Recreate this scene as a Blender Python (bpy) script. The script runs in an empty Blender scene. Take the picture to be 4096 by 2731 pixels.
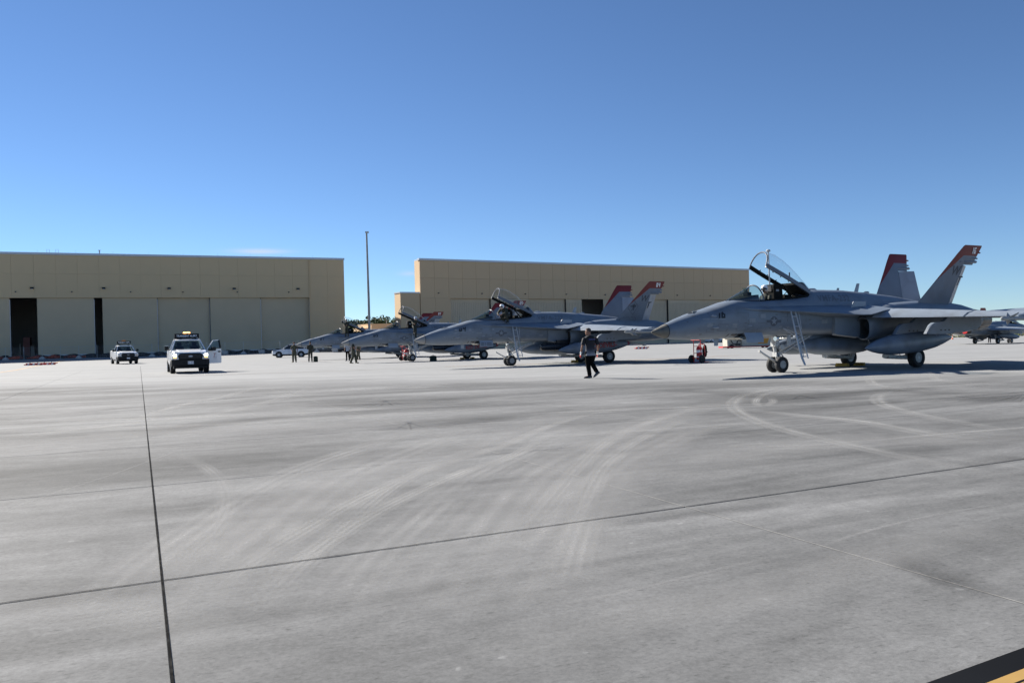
import bpy, bmesh, math, random
from mathutils import Vector, Matrix
from mathutils.bvhtree import BVHTree
R = math.radians
random.seed(7)
SC = bpy.context.scene
COL = SC.collection

# ------------------------------------------------------------------ camera
FPX, HC, ROLL = 3302.1, 1.334, 0.0253
cd = bpy.data.cameras.new('camera')
cam = bpy.data.objects.new('camera', cd)
COL.objects.link(cam)
cd.sensor_width = 36.0
cd.lens = FPX / 4096 * 36.0
cd.clip_start = 0.1
cd.clip_end = 20000
c_, s_ = math.cos(ROLL), math.sin(ROLL)
cam.matrix_world = Matrix(((c_, s_, 0, 0), (0, 0, -1, 0), (-s_, c_, 0, HC), (0, 0, 0, 1)))
SC.camera = cam
SC.cycles.transparent_max_bounces = 32
SC.render.resolution_x, SC.render.resolution_y = 1024, 682

# ------------------------------------------------------------------ light
SUN_EL = R(32.0)
SUN_DIR = Vector((-0.79, 0.613, 0)).normalized()            # horizontal direction towards the sun
W = bpy.data.worlds.new('World')
SC.world = W
W.use_nodes = True
nt = W.node_tree
bg = nt.nodes['Background']
sky = nt.nodes.new('ShaderNodeTexSky')
sky.sky_type = 'NISHITA'
sky.sun_disc = False
sky.sun_elevation = SUN_EL
sky.sun_rotation = math.atan2(SUN_DIR.x, SUN_DIR.y)
sky.altitude = 2500
sky.air_density = 1.0
sky.dust_density = 0.0
sky.ozone_density = 3.0
hs = nt.nodes.new('ShaderNodeHueSaturation')
hs.inputs['Saturation'].default_value = 1.0
tn = nt.nodes.new('ShaderNodeMix'); tn.data_type = 'RGBA'; tn.blend_type = 'MULTIPLY'; tn.inputs[0].default_value = 1.0
tn.inputs[7].default_value = (0.80, 0.935, 1.08, 1)
nt.links.new(sky.outputs[0], tn.inputs[6])
nt.links.new(tn.outputs[2], hs.inputs['Color'])
# thin cirrus wisps low over the hangar roofs
tc = nt.nodes.new('ShaderNodeTexCoord')
sep = nt.nodes.new('ShaderNodeSeparateXYZ')
nt.links.new(tc.outputs['Generated'], sep.inputs[0])
def wmath(op, a, b=None):
    n = nt.nodes.new('ShaderNodeMath'); n.operation = op
    for i, v in enumerate((a, b)):
        if v is None: continue
        if isinstance(v, (int, float)): n.inputs[i].default_value = v
        else: nt.links.new(v, n.inputs[i])
    return n.outputs[0]
def wisp(az, el, wa, we, amp):
    a = wmath('ARCTAN2', sep.outputs[0], sep.outputs[1])
    e = sep.outputs[2]
    da = wmath('DIVIDE', wmath('SUBTRACT', a, az), wa)
    de = wmath('DIVIDE', wmath('SUBTRACT', e, el), we)
    r2 = wmath('ADD', wmath('MULTIPLY', da, da), wmath('MULTIPLY', de, de))
    g = wmath('EXPONENT', wmath('MULTIPLY', r2, -1.0))
    return wmath('MULTIPLY', g, amp)
nz = nt.nodes.new('ShaderNodeTexNoise'); nz.inputs['Scale'].default_value = 14; nz.inputs['Detail'].default_value = 6
mp = nt.nodes.new('ShaderNodeMapping'); mp.inputs['Scale'].default_value = (1, 1, 7)
nt.links.new(tc.outputs['Generated'], mp.inputs[0]); nt.links.new(mp.outputs[0], nz.inputs[0])
wsum = wmath('ADD', wisp(-0.295, 0.1110, 0.030, 0.0028, 1.3), wisp(-0.122, 0.0845, 0.012, 0.003, 0.7))
wsum = wmath('MULTIPLY', wsum, nz.outputs[0])
wm = nt.nodes.new('ShaderNodeMix'); wm.data_type = 'RGBA'
nt.links.new(wmath('MINIMUM', wsum, 0.8), wm.inputs[0])
nt.links.new(hs.outputs[0], wm.inputs[6])
wm.inputs[7].default_value = (6.0, 6.6, 7.4, 1)
nt.links.new(wm.outputs[2], bg.inputs[0])
bg.inputs[1].default_value = 0.05
sd = bpy.data.lights.new('sun', 'SUN')
sd.energy = 5.0
sd.angle = R(0.53)
sd.color = (1.0, 0.94, 0.85)
sun = bpy.data.objects.new('sun', sd)
COL.objects.link(sun)
sv = Vector((SUN_DIR.x * math.cos(SUN_EL), SUN_DIR.y * math.cos(SUN_EL), math.sin(SUN_EL)))
sun.rotation_euler = sv.to_track_quat('Z', 'Y').to_euler()
sun.location = (-60, 60, 60)
VS = SC.view_settings
VS.view_transform = 'Standard'
VS.look = 'None'
VS.gamma = 1.0
VS.use_curve_mapping = False
VS.exposure = 1.2

# ------------------------------------------------------------------ helpers
def smooth01(t):
    t = max(0.0, min(1.0, t))
    return t * t * (3 - 2 * t)
def gz(x, y):
    """height of the gently graded apron"""
    if y < 40: return 0.0
    z = 1.0 * smooth01((y - 115) / 55) * smooth01((-16 - x) / 20)
    z -= 0.53 * smooth01((y - 45) / 55) * smooth01((x / max(y, 1) - 0.36) / 0.16)
    return z
def ray(u, v):
    du, dv = u - 2048, 1365.5 - v
    return Vector((du * c_ + dv * s_, FPX, -du * s_ + dv * c_)) / FPX
def at(u, D, v=None):
    """ground point at image column u and depth D"""
    v = v or 1365.5 - (u - 2048) * ROLL + HC * FPX / D
    d = ray(u, v)
    x = d.x * D
    return Vector((x, D, gz(x, D)))
def zrow(u, v, D):
    return HC + ray(u, v).z * D
def on_ground(u, v):
    d = ray(u, v); t = -HC / d.z
    return Vector((d.x * t, d.y * t, 0))

def tag(o, label=None, cat=None, group=None, kind=None):
    if label: o['label'] = label
    if cat: o['category'] = cat
    if group: o['group'] = group
    if kind: o['kind'] = kind
    return o
def thing(name, label, cat, loc=(0, 0, 0), rot=0.0, group=None):
    o = bpy.data.objects.new(name, None)
    o.empty_display_size = 0.3
    COL.objects.link(o)
    o.location = loc
    o.rotation_euler = (0, 0, rot)
    return tag(o, label, cat, group)

def finish(me, smooth=35):
    bm = bmesh.new(); bm.from_mesh(me)
    bmesh.ops.recalc_face_normals(bm, faces=bm.faces)
    if smooth:
        a = R(smooth)
        for f in bm.faces: f.smooth = True
        for e in bm.edges:
            if len(e.link_faces) == 2: e.smooth = e.calc_face_angle(0) < a
    bm.to_mesh(me); bm.free()
class MB:
    """collects shapes into one mesh"""
    def __init__(self): self.v = []; self.f = []; self.m = []
    def add(self, vs, fs, mi=0):
        n = len(self.v)
        self.v += [tuple(x) for x in vs]
        self.f += [tuple(i + n for i in f) for f in fs]
        self.m += [mi] * len(fs)
        return self
    def box(self, a, b, mi=0, M=None):
        vs = [Vector((x, y, z)) for z in (a[2], b[2]) for y in (a[1], b[1]) for x in (a[0], b[0])]
        if M is not None: vs = [M @ v for v in vs]
        return self.add(vs, [(0, 2, 3, 1), (4, 5, 7, 6), (0, 1, 5, 4), (2, 6, 7, 3), (0, 4, 6, 2), (1, 3, 7, 5)], mi)
    def loft(self, rings, closed=True, cap=(True, True), mi=0):
        n = len(rings[0]); vs = [p for r in rings for p in r]; fs = []
        for i in range(len(rings) - 1):
            for j in range(n if closed else n - 1):
                k = (j + 1) % n
                fs.append((i * n + j, i * n + k, (i + 1) * n + k, (i + 1) * n + j))
        if cap[0]: fs.append(tuple(range(n - 1, -1, -1)))
        if cap[1]: fs.append(tuple((len(rings) - 1) * n + j for j in range(n)))
        return self.add(vs, fs, mi)
    def tube(self, pts, rad, n=8, mi=0, cap=True):
        pts = [Vector(p) for p in pts]
        rads = rad if isinstance(rad, (list, tuple)) else [rad] * len(pts)
        rings = []; s = None
        for i, p in enumerate(pts):
            d = (pts[min(i + 1, len(pts) - 1)] - pts[max(i - 1, 0)]).normalized()
            if s is None:
                s = d.cross(Vector((0, 0, 1)))
                if s.length < 0.1: s = d.cross(Vector((0, 1, 0)))
            else: s = s - d * s.dot(d)
            s.normalize(); t = s.cross(d).normalized()
            rings.append([p + (s * math.cos(2 * math.pi * k / n) + t * math.sin(2 * math.pi * k / n)) * rads[i] for k in range(n)])
        return self.loft(rings, True, (cap, cap), mi)
    def lathe(self, prof, axis='x', org=(0, 0, 0), n=20, mi=0, M=None, cap=True):
        """prof: list of (along, radius)"""
        rings = []
        for a, r in prof:
            ring = []
            for k in range(n):
                c, s = math.cos(2 * math.pi * k / n) * r, math.sin(2 * math.pi * k / n) * r
                v = {'x': Vector((a, c, s)), 'y': Vector((c, a, s)), 'z': Vector((c, s, a))}[axis]
                if M is not None: v = M @ v
                ring.append(v + Vector(org))
            rings.append(ring)
        return self.loft(rings, True, (cap, cap), mi)
    def prism(self, poly, y0, y1, mi=0, f=None):
        """poly in (x,z) extruded along y"""
        f = f or (lambda x, y, z: (x, y, z))
        n = len(poly)
        vs = [f(x, y0, z) for x, z in poly] + [f(x, y1, z) for x, z in poly]
        fs = [tuple(range(n)), tuple(range(2 * n - 1, n - 1, -1))] + [(i, i + n, (i + 1) % n + n, (i + 1) % n) for i in range(n)]
        return self.add(vs, fs, mi)
    def mesh(self, name, mats, smooth=35):
        me = bpy.data.meshes.new(name)
        me.from_pydata(self.v, [], self.f)
        for m in (mats if isinstance(mats, (list, tuple)) else [mats]): me.materials.append(m)
        if len(me.materials) > 1: me.polygons.foreach_set('material_index', self.m)
        finish(me, smooth)
        return me
    def obj(self, name, mats, parent=None, smooth=35):
        return link(name, self.mesh(name, mats, smooth), parent)
def link(name, me, parent=None, loc=None):
    o = bpy.data.objects.new(name, me)
    COL.objects.link(o)
    if parent: o.parent = parent
    if loc: o.location = loc
    return o
def kids(o): return [c for c in bpy.data.objects if c.parent == o]
def copy_tree(o, parent=None):
    c = o.copy(); COL.objects.link(c)
    if parent: c.parent = parent
    for ch in kids(o): copy_tree(ch, c)
    return c

def mat(name, col, rough=0.6, metal=0.0, spec=0.5, var=0.0, scale=2.0, dirt=None, dirt_amt=0.0, dirt_scale=1.0, bump=0.0, bscale=40.0, emit=None, es=0.0, stretch=None, coord='Object', coat=0.0):
    m = bpy.data.materials.new(name); m.use_nodes = True
    t = m.node_tree; b = t.nodes['Principled BSDF']
    b.inputs['Roughness'].default_value = rough
    b.inputs['Metallic'].default_value = metal
    b.inputs['Specular IOR Level'].default_value = spec
    b.inputs['Coat Weight'].default_value = coat
    b.inputs['Base Color'].default_value = (*col, 1)
    if emit:
        b.inputs['Emission Color'].default_value = (*emit, 1)
        b.inputs['Emission Strength'].default_value = es
    if var or dirt or bump:
        tcn = t.nodes.new('ShaderNodeTexCoord'); src = tcn.outputs[coord]
        if stretch:
            mpn = t.nodes.new('ShaderNodeMapping'); mpn.inputs['Scale'].default_value = stretch
            t.links.new(src, mpn.inputs[0]); src = mpn.outputs[0]
        def noise(sc, det=5):
            n = t.nodes.new('ShaderNodeTexNoise'); n.inputs['Scale'].default_value = sc; n.inputs['Detail'].default_value = det
            t.links.new(src, n.inputs['Vector']); return n.outputs[0]
        def mix(f, a, bcol):
            x = t.nodes.new('ShaderNodeMix'); x.data_type = 'RGBA'
            t.links.new(f, x.inputs[0])
            for s, q in ((6, a), (7, bcol)):
                if isinstance(q, tuple): x.inputs[s].default_value = (*q, 1)
                else: t.links.new(q, x.inputs[s])
            return x.outputs[2]
        def ramp(f, lo, hi, v0=0.0, v1=1.0):
            r = t.nodes.new('ShaderNodeMapRange'); t.links.new(f, r.inputs[0])
            r.inputs[1].default_value = lo; r.inputs[2].default_value = hi
            r.inputs[3].default_value = v0; r.inputs[4].default_value = v1
            return r.outputs[0]
        cur = col
        if var:
            lo = tuple(max(0, c * (1 - var)) for c in col); hi = tuple(c * (1 + var) for c in col)
            cur = mix(ramp(noise(scale), 0.3, 0.7), lo, hi)
        if dirt: cur = mix(ramp(noise(dirt_scale, 8), 0.48, 0.72, 0, dirt_amt), cur, dirt)
        if not isinstance(cur, tuple): t.links.new(cur, b.inputs['Base Color'])
        if bump:
            bn = t.nodes.new('ShaderNodeBump'); bn.inputs['Strength'].default_value = bump
            bn.inputs['Distance'].default_value = 0.02
            t.links.new(noise(bscale, 3), bn.inputs['Height']); t.links.new(bn.outputs[0], b.inputs['Normal'])
    return m
def glass(name, tint=(0.8, 0.87, 0.88), gl=0.12, rough=0.03):
    m = bpy.data.materials.new(name); m.use_nodes = True
    t = m.node_tree; t.nodes.remove(t.nodes['Principled BSDF'])
    out = t.nodes['Material Output']
    tr = t.nodes.new('ShaderNodeBsdfTransparent'); tr.inputs[0].default_value = (*tint, 1)
    g = t.nodes.new('ShaderNodeBsdfGlossy'); g.inputs['Roughness'].default_value = rough
    fr = t.nodes.new('ShaderNodeLayerWeight'); fr.inputs[0].default_value = 0.5
    pw = t.nodes.new('ShaderNodeMath'); pw.operation = 'POWER'; pw.inputs[1].default_value = 5.0
    ad = t.nodes.new('ShaderNodeMath'); ad.operation = 'MULTIPLY_ADD'; ad.use_clamp = True; ad.inputs[1].default_value = 0.55; ad.inputs[2].default_value = gl
    t.links.new(fr.outputs['Facing'], pw.inputs[0]); t.links.new(pw.outputs[0], ad.inputs[0])
    mx = t.nodes.new('ShaderNodeMixShader')
    t.links.new(ad.outputs[0], mx.inputs[0]); t.links.new(tr.outputs[0], mx.inputs[1]); t.links.new(g.outputs[0], mx.inputs[2])
    t.links.new(mx.outputs[0], out.inputs[0])
    return m

def text_mesh(s, size, bold=0.0, shear=0.0, cuts=0.0, spacing=1.0):
    """flat lettering as a bmesh in (x, y), origin at its centre"""
    cu = bpy.data.curves.new('lettering', 'FONT')
    cu.body = s; cu.size = size; cu.align_x = 'CENTER'; cu.align_y = 'CENTER'
    cu.offset = bold; cu.shear = shear; cu.space_character = spacing
    cu.resolution_u = 3
    o = bpy.data.objects.new('lettering', cu); COL.objects.link(o)
    bpy.context.view_layer.update()
    me = bpy.data.meshes.new_from_object(o.evaluated_get(bpy.context.evaluated_depsgraph_get()))
    bpy.data.objects.remove(o); bpy.data.curves.remove(cu)
    bm = bmesh.new(); bm.from_mesh(me); bpy.data.meshes.remove(me)
    if cuts: grid_cut(bm, cuts)
    return bm
SEG = {'0': 'abcdef', '1': 'v', '2': 'abged', '3': 'abgcd', '4': 'fgbc', '5': 'afgcd', '6': 'afgedc', '7': 'abc'}
def digits_bm(s, h, cuts=0.0):
    """block numerals as stencilled on the aircraft"""
    w, k, gap = h * .52, h * .19, h * .16
    polys = []; x = 0
    for ch in s:
        ww = k if ch == '1' else w
        R4 = {'a': (0, h - k, w, h), 'd': (0, 0, w, k), 'g': (k * .9, h / 2 - k / 2, w - k * .9, h / 2 + k / 2), 'b': (w - k, h / 2, w, h - k), 'c': (w - k, k, w, h / 2), 'f': (0, h / 2, k, h - k), 'e': (0, k, k, h / 2), 'v': (0, 0, k, h)}
        if ch == '4': R4['b'] = (w - k, h / 2, w, h); R4['c'] = (w - k, 0, w, h / 2); R4['f'] = (0, h / 2 - k / 2, k, h)
        if ch == '7': R4['c'] = (w - k, 0, w, h / 2)
        for c in SEG[ch]:
            x0, y0, x1, y1 = R4[c]; polys.append([(x + x0, y0), (x + x1, y0), (x + x1, y1), (x + x0, y1)])
        x += ww + gap
    W_ = x - gap
    return poly_bm([[(a - W_ / 2, b - h / 2) for a, b in p] for p in polys], cuts)
def fit_width(bm, w):
    xs = [v.co.x for v in bm.verts]; c = (min(xs) + max(xs)) / 2; k = w / (max(xs) - min(xs))
    for v in bm.verts: v.co.x = (v.co.x - c) * k
    return bm
def grid_cut(bm, step):
    bmesh.ops.triangulate(bm, faces=bm.faces[:])
    xs = [v.co.x for v in bm.verts]; ys = [v.co.y for v in bm.verts]
    for ax, lo, hi in ((0, min(xs), max(xs)), (1, min(ys), max(ys))):
        k = lo + step
        while k < hi:
            co = Vector((0, 0, 0)); co[ax] = k; no = Vector((0, 0, 0)); no[ax] = 1
            bmesh.ops.bisect_plane(bm, geom=bm.verts[:] + bm.edges[:] + bm.faces[:], plane_co=co, plane_no=no)
            k += step
    bmesh.ops.triangulate(bm, faces=bm.faces[:])
def decal(bm, name, m, parent, fn):
    for v in bm.verts: v.co = fn(v.co.x, v.co.y)
    me = bpy.data.meshes.new(name); bm.to_mesh(me); bm.free()
    me.materials.append(m)
    return link(name, me, parent)
def poly_bm(polys, cuts=0.0):
    bm = bmesh.new()
    for p in polys: bm.faces.new([bm.verts.new((x, y, 0)) for x, y in p])
    if cuts: grid_cut(bm, cuts)
    return bm
def ellipse(cx, cy, rx, ry, n=20, a0=0, a1=2 * math.pi):
    return [(cx + rx * math.cos(a0 + (a1 - a0) * i / n), cy + ry * math.sin(a0 + (a1 - a0) * i / n)) for i in range(n)]

# ------------------------------------------------------------------ materials
def red_tail_paint():
    m = mat('tail_paint', (0.125, 0.155, 0.195), 0.5, var=0.08, scale=1.5, dirt=(0.085, 0.095, 0.115), dirt_amt=0.5, dirt_scale=1.3)
    t = m.node_tree; b = t.nodes['Principled BSDF']
    base = b.inputs['Base Color'].links[0].from_socket
    tcn = t.nodes.new('ShaderNodeTexCoord'); sp = t.nodes.new('ShaderNodeSeparateXYZ'); t.links.new(tcn.outputs['Object'], sp.inputs[0])
    def mth(op, a, bb):
        n = t.nodes.new('ShaderNodeMath'); n.operation = op
        for i, v in enumerate((a, bb)):
            if isinstance(v, (int, float)): n.inputs[i].default_value = v
            else: t.links.new(v, n.inputs[i])
        return n.outputs[0]
    x, z = sp.outputs[0], sp.outputs[2]
    cap = mth('GREATER_THAN', z, 4.215)
    line = mth('ADD', 12.72, mth('MULTIPLY', 1.31, mth('SUBTRACT', z, 3.25)))
    strip = mth('LESS_THAN', x, line)
    strip = mth('MULTIPLY', strip, mth('GREATER_THAN', z, 3.2))
    f = mth('MAXIMUM', cap, strip)
    mx = t.nodes.new('ShaderNodeMix'); mx.data_type = 'RGBA'
    t.links.new(f, mx.inputs[0]); t.links.new(base, mx.inputs[6]); mx.inputs[7].default_value = (0.15, 0.010, 0.009, 1)
    t.links.new(mx.outputs[2], b.inputs['Base Color'])
    return m
M = {}
M['grey'] = mat('aircraft_grey_paint', (0.158, 0.192, 0.235), 0.45, var=0.07, scale=0.9, dirt=(0.095, 0.095, 0.10), dirt_amt=0.5, dirt_scale=1.6)
M['light'] = mat('aircraft_light_grey_paint', (0.25, 0.29, 0.34), 0.42, var=0.06, scale=1.2, dirt=(0.13, 0.13, 0.13), dirt_amt=0.4, dirt_scale=2.0)
M['tail'] = red_tail_paint()
M['radome_dark'] = mat('radome_olive_tan', (0.125, 0.118, 0.10), 0.6, var=0.18, scale=5)
M['radome_light'] = mat('radome_light_grey', (0.24, 0.24, 0.235), 0.5, var=0.05, scale=4)
M['low_vis'] = mat('low_visibility_grey', (0.085, 0.095, 0.115), 0.55)
M['low_vis2'] = mat('low_visibility_light_grey', (0.22, 0.25, 0.28), 0.55)
M['tail_letter'] = mat('tail_letter_grey', (0.045, 0.052, 0.065), 0.6)
M['stain'] = mat('oil_stain', (0.125, 0.138, 0.155), 0.6)
M['touch'] = mat('touch_up_paint', (0.22, 0.245, 0.27), 0.5)
M['letter_faint'] = mat('faint_lettering', (0.105, 0.12, 0.145), 0.55)
M['black'] = mat('black_paint', (0.012, 0.012, 0.013), 0.5)
M['darkmetal'] = mat('dark_metal', (0.03, 0.03, 0.032), 0.5, 0.4, var=0.2, scale=12)
M['alloy'] = mat('alloy_wheel', (0.6, 0.61, 0.62), 0.3, 0.3)
M['cockpit'] = mat('cockpit_black', (0.008, 0.009, 0.009), 0.9, spec=.15, var=0.3, scale=14)
M['gearwhite'] = mat('white_gear_paint', (0.5, 0.5, 0.49), 0.4, var=0.06, scale=8, dirt=(0.22, 0.2, 0.17), dirt_amt=0.6, dirt_scale=9)
M['chrome'] = mat('chrome_piston', (0.7, 0.7, 0.7), 0.2, 1.0)
M['tyre'] = mat('tyre_rubber', (0.018, 0.018, 0.019), 0.8, var=0.2, scale=9)
M['rim'] = mat('wheel_rim_grey', (0.28, 0.29, 0.3), 0.4, 0.3, dirt=(0.1, 0.09, 0.08), dirt_amt=0.6, dirt_scale=14)
M['nozzle'] = mat('burnt_nozzle_metal', (0.10, 0.095, 0.09), 0.4, 0.8, var=0.25, scale=8)
M['duct'] = mat('intake_duct', (0.12, 0.13, 0.14), 0.5)
M['canopy'] = glass('canopy_glass', (0.90, 0.93, 0.95), 0.04)
M['wshield'] = glass('windshield_glass', (0.62, 0.70, 0.68), 0.08)
M['autoglass'] = glass('vehicle_glass', (0.40, 0.48, 0.48), 0.10)
M['frame'] = mat('canopy_frame_grey', (0.105, 0.12, 0.15), 0.45)
M['pod'] = mat('targeting_pod_black', (0.022, 0.024, 0.028), 0.25, var=0.2, scale=6)
M['missile'] = mat('missile_grey', (0.25, 0.26, 0.26), 0.35)
M['steel'] = mat('bare_steel', (0.55, 0.55, 0.55), 0.3, 0.9)
M['redpaint'] = mat('red_paint', (0.48, 0.012, 0.012), 0.4, var=0.1, scale=6)
M['redlet'] = mat('red_lettering', (0.28, 0.02, 0.025), 0.5)
M['whitelet'] = mat('white_lettering', (0.8, 0.8, 0.8), 0.5)
M['white'] = mat('white_vehicle_paint', (0.72, 0.73, 0.75), 0.28, coat=0.6)
M['whiteplastic'] = mat('white_plastic', (0.7, 0.7, 0.7), 0.45)
M['blackplastic'] = mat('black_plastic', (0.008, 0.008, 0.009), 0.6, spec=.3)
M['lampglass'] = mat('lamp_lens', (0.55, 0.57, 0.6), 0.15, 0.3)
M['lamp_on'] = mat('headlamp_lit', (1, 1, 1), 0.3, emit=(1, 0.96, 0.88), es=6)
M['amber_on'] = mat('amber_lamp_lit', (1, 0.5, 0.1), 0.3, emit=(1, 0.42, 0.08), es=2)
M['beacon_on'] = mat('beacon_lit', (1, 0.6, 0.2), 0.3, emit=(1, 0.5, 0.12), es=3)
M['amber'] = mat('amber_plastic', (0.62, 0.22, 0.03), 0.3)
M['blueoval'] = mat('blue_enamel', (0.02, 0.05, 0.2), 0.2)
M['alu'] = mat('ladder_aluminium', (0.42, 0.44, 0.46), 0.45, 0.2)
M['skin'] = mat('skin', (0.27, 0.14, 0.09), 0.6)
M['flight'] = mat('olive_flight_suit', (0.028, 0.031, 0.022), 0.85, var=0.25, scale=9)
M['camo'] = mat('green_camouflage_uniform', (0.06, 0.06, 0.038), 0.85, var=0.45, scale=14)
M['trousers'] = mat('black_cargo_cloth', (0.0035, 0.0035, 0.004), 0.95, spec=.1, var=0.2, scale=9)
M['helmet'] = mat('white_helmet', (0.75, 0.75, 0.76), 0.3)
M['hair'] = mat('dark_hair', (0.03, 0.022, 0.018), 0.8)
M['boot'] = mat('tan_boot', (0.22, 0.17, 0.10), 0.8)
M['shoe'] = mat('black_shoe', (0.012, 0.012, 0.012), 0.25)
M['gloveW'] = mat('white_glove', (0.7, 0.69, 0.67), 0.7)
M['gloveR'] = mat('red_glove', (0.5, 0.03, 0.02), 0.6)
M['shirt'] = mat('blue_grey_shirt', (0.33, 0.36, 0.40), 0.8)
M['bag'] = mat('dark_green_canvas', (0.012, 0.022, 0.014), 0.9, var=0.3, scale=10)
M['chock'] = mat('yellow_chock', (0.34, 0.2, 0.02), 0.7, var=0.3, scale=6)
M['orange'] = mat('safety_orange', (0.7, 0.13, 0.03), 0.6)
M['galv'] = mat('galvanised_steel', (0.42, 0.43, 0.44), 0.45, 0.6, var=0.15, scale=6)
M['concrete_block'] = mat('concrete_block', (0.42, 0.41, 0.39), 0.9, var=0.1, scale=4)
M['yellowpaint'] = mat('yellow_orange_paint', (0.5, 0.22, 0.01), 0.5)
M['cream'] = mat('cream_panel', (0.40, 0.385, 0.33), 0.5, var=0.1, scale=3, dirt=(0.2, 0.18, 0.14), dirt_amt=0.4, dirt_scale=5)
# ------------------------------------------------------------------ fighter jet
# builder frame: x aft from the nose tip, p to port, z up; object frame uses y = -p
# x, z_bottom, z_top, half width, z of widest point, upper exponent, lower exponent
FUS = [(0.0, 1.50, 1.54, 0.02, 1.52, 2, 2), (0.12, 1.43, 1.595, 0.10, 1.52, 2, 2), (0.30, 1.365, 1.675, 0.17, 1.52, 2, 2), (0.55, 1.305, 1.775, 0.245, 1.53, 2, 2),
       (0.96, 1.255, 1.93, 0.345, 1.56, 2, 2), (1.5, 1.235, 2.10, 0.45, 1.66, 2.15, 2), (2.0, 1.232, 2.215, 0.52, 1.76, 2.3, 2.05),
       (2.5, 1.235, 2.34, 0.575, 1.85, 2.5, 2.1), (3.0, 1.25, 2.48, 0.615, 1.9, 2.7, 2.2), (3.35, 1.26, 2.545, 0.635, 1.9, 2.9, 2.3),
       (3.8, 1.27, 2.55, 0.655, 1.9, 3.0, 2.4), (4.5, 1.28, 2.555, 0.68, 1.9, 3.0, 2.5), (5.5, 1.295, 2.60, 0.71, 1.9, 3.0, 2.6),
       (6.2, 1.30, 2.655, 0.73, 1.9, 2.8, 2.8), (6.72, 1.30, 2.74, 0.745, 1.9, 2.4, 3.0), (6.86, 1.30, 2.90, 0.75, 1.9, 2.1, 3.0), (7.3, 1.30, 2.945, 0.76, 1.9, 2.0, 3.2),
       (8.7, 1.28, 2.94, 0.79, 1.9, 2.0, 3.4), (10.0, 1.24, 2.865, 0.8, 1.9, 2.0, 3.5), (11.6, 1.22, 2.74, 0.75, 1.85, 2.0, 3.5),
       (13.3, 1.25, 2.53, 0.62, 1.8, 2.0, 3.0), (15.0, 1.4, 2.2, 0.4, 1.75, 2, 2), (15.9, 1.55, 1.95, 0.2, 1.75, 2, 2)]
def sup(c, e): return math.copysign(abs(c) ** (2.0 / e), c)
def sec_ring(x, zb, zt, w, zw, eu, el, n=36, pc=0.0):
    out = []
    for k in range(n):
        a = 2 * math.pi * k / n
        ca, sa = math.cos(a), math.sin(a)
        e = eu if sa >= 0 else el
        h = (zt - zw) if sa >= 0 else (zw - zb)
        out.append((x, pc + sup(ca, e) * w, zw + sup(sa, e) * h))
    return out
def fus_at(x):
    for a, b in zip(FUS, FUS[1:]):
        if a[0] <= x <= b[0]:
            t = (x - a[0]) / (b[0] - a[0])
            return tuple(p + (q - p) * t for p, q in zip(a, b))
    return FUS[-1]
def flip(rings): return [[(x, -p, z) for x, p, z in r] for r in rings]
CACHE = {}
def cached(key, fn):
    if key not in CACHE: CACHE[key] = fn()
    return CACHE[key]

def side(s):          # s=+1 port, -1 starboard: maps builder (x,p,z) to the object frame
    return lambda q: (q[0], -s * q[1], q[2])
class JB(MB):
    """mesh builder in builder frame (x, p, z) for one side"""
    def __init__(self, s=1): super().__init__(); self.s = s
    def mesh(self, name, mats, smooth=35):
        self.v = [(x, -self.s * p, z) for x, p, z in self.v]
        return super().mesh(name, mats, smooth)
def wingform(stations, nch=8):
    """stations: list of (root/tip) dicts (xle, xte, p, zle, zte, thick); returns rings"""
    rings = []
    prof = [(0, 0), (0.03, 0.45), (0.12, 0.85), (0.35, 1.0), (0.65, 0.75), (0.9, 0.28), (1, 0.06)]
    for xle, xte, p, zle, zte, th in stations:
        up = [(xle + (xte - xle) * t, p, zle + (zte - zle) * t + th * h / 2) for t, h in prof]
        lo = [(xle + (xte - xle) * t, p, zle + (zte - zle) * t - th * h / 2) for t, h in prof[1:][::-1]]
        rings.append(up + lo)
    return rings

LEXP = [(3.35, 0.56, 2.21), (3.7, 0.66, 2.205), (4.0, 0.72, 2.20), (4.72, 0.83, 2.17), (5.45, 0.95, 2.13), (6.17, 1.12, 2.085), (7.06, 1.42, 2.03), (7.5, 1.60, 1.99), (7.84, 1.75, 1.965), (8.2, 1.86, 1.96), (8.5, 1.88, 2.02), (8.87, 1.9, 2.10), (9.4, 1.9, 2.16)]
def lex_mesh(s):
    b = JB(s); rings = []
    for x, p, z in LEXP:
        f = fus_at(x)
        t = min(1, (x - 3.35) / 3.0)
        zi = 2.23 + 0.06 * t
        rings.append([(x, 0.3, zi + 0.07), (x, f[3] * 0.92, zi + 0.05), (x, (f[3] + p) / 2, (zi + z) / 2 + 0.035), (x, p, z + 0.008),
                      (x, p, z - 0.012), (x, (f[3] + p) / 2, z - 0.02), (x, f[3] * 0.9, z - 0.05 - 0.05 * t), (x, 0.3, z - 0.1)])
    b.loft(rings)
    return b.mesh('leading_edge_extension', M['grey'], 50)
def wing_mesh(s):
    b = JB(s)
    # main panel behind the drooped flap: from hinge line to flap line
    st = [(8.95, 12.75, 1.0, 2.12, 1.98, 0.24), (9.10, 12.75, 1.9, 2.10, 1.93, 0.22), (9.72, 12.72, 3.1, 2.03, 1.88, 0.17), (10.30, 12.66, 4.2, 1.945, 1.83, 0.13), (11.0, 12.6, 5.62, 1.86, 1.78, 0.09)]
    b.loft(wingform(st))
    return b.mesh('wing', M['grey'], 30)
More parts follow.
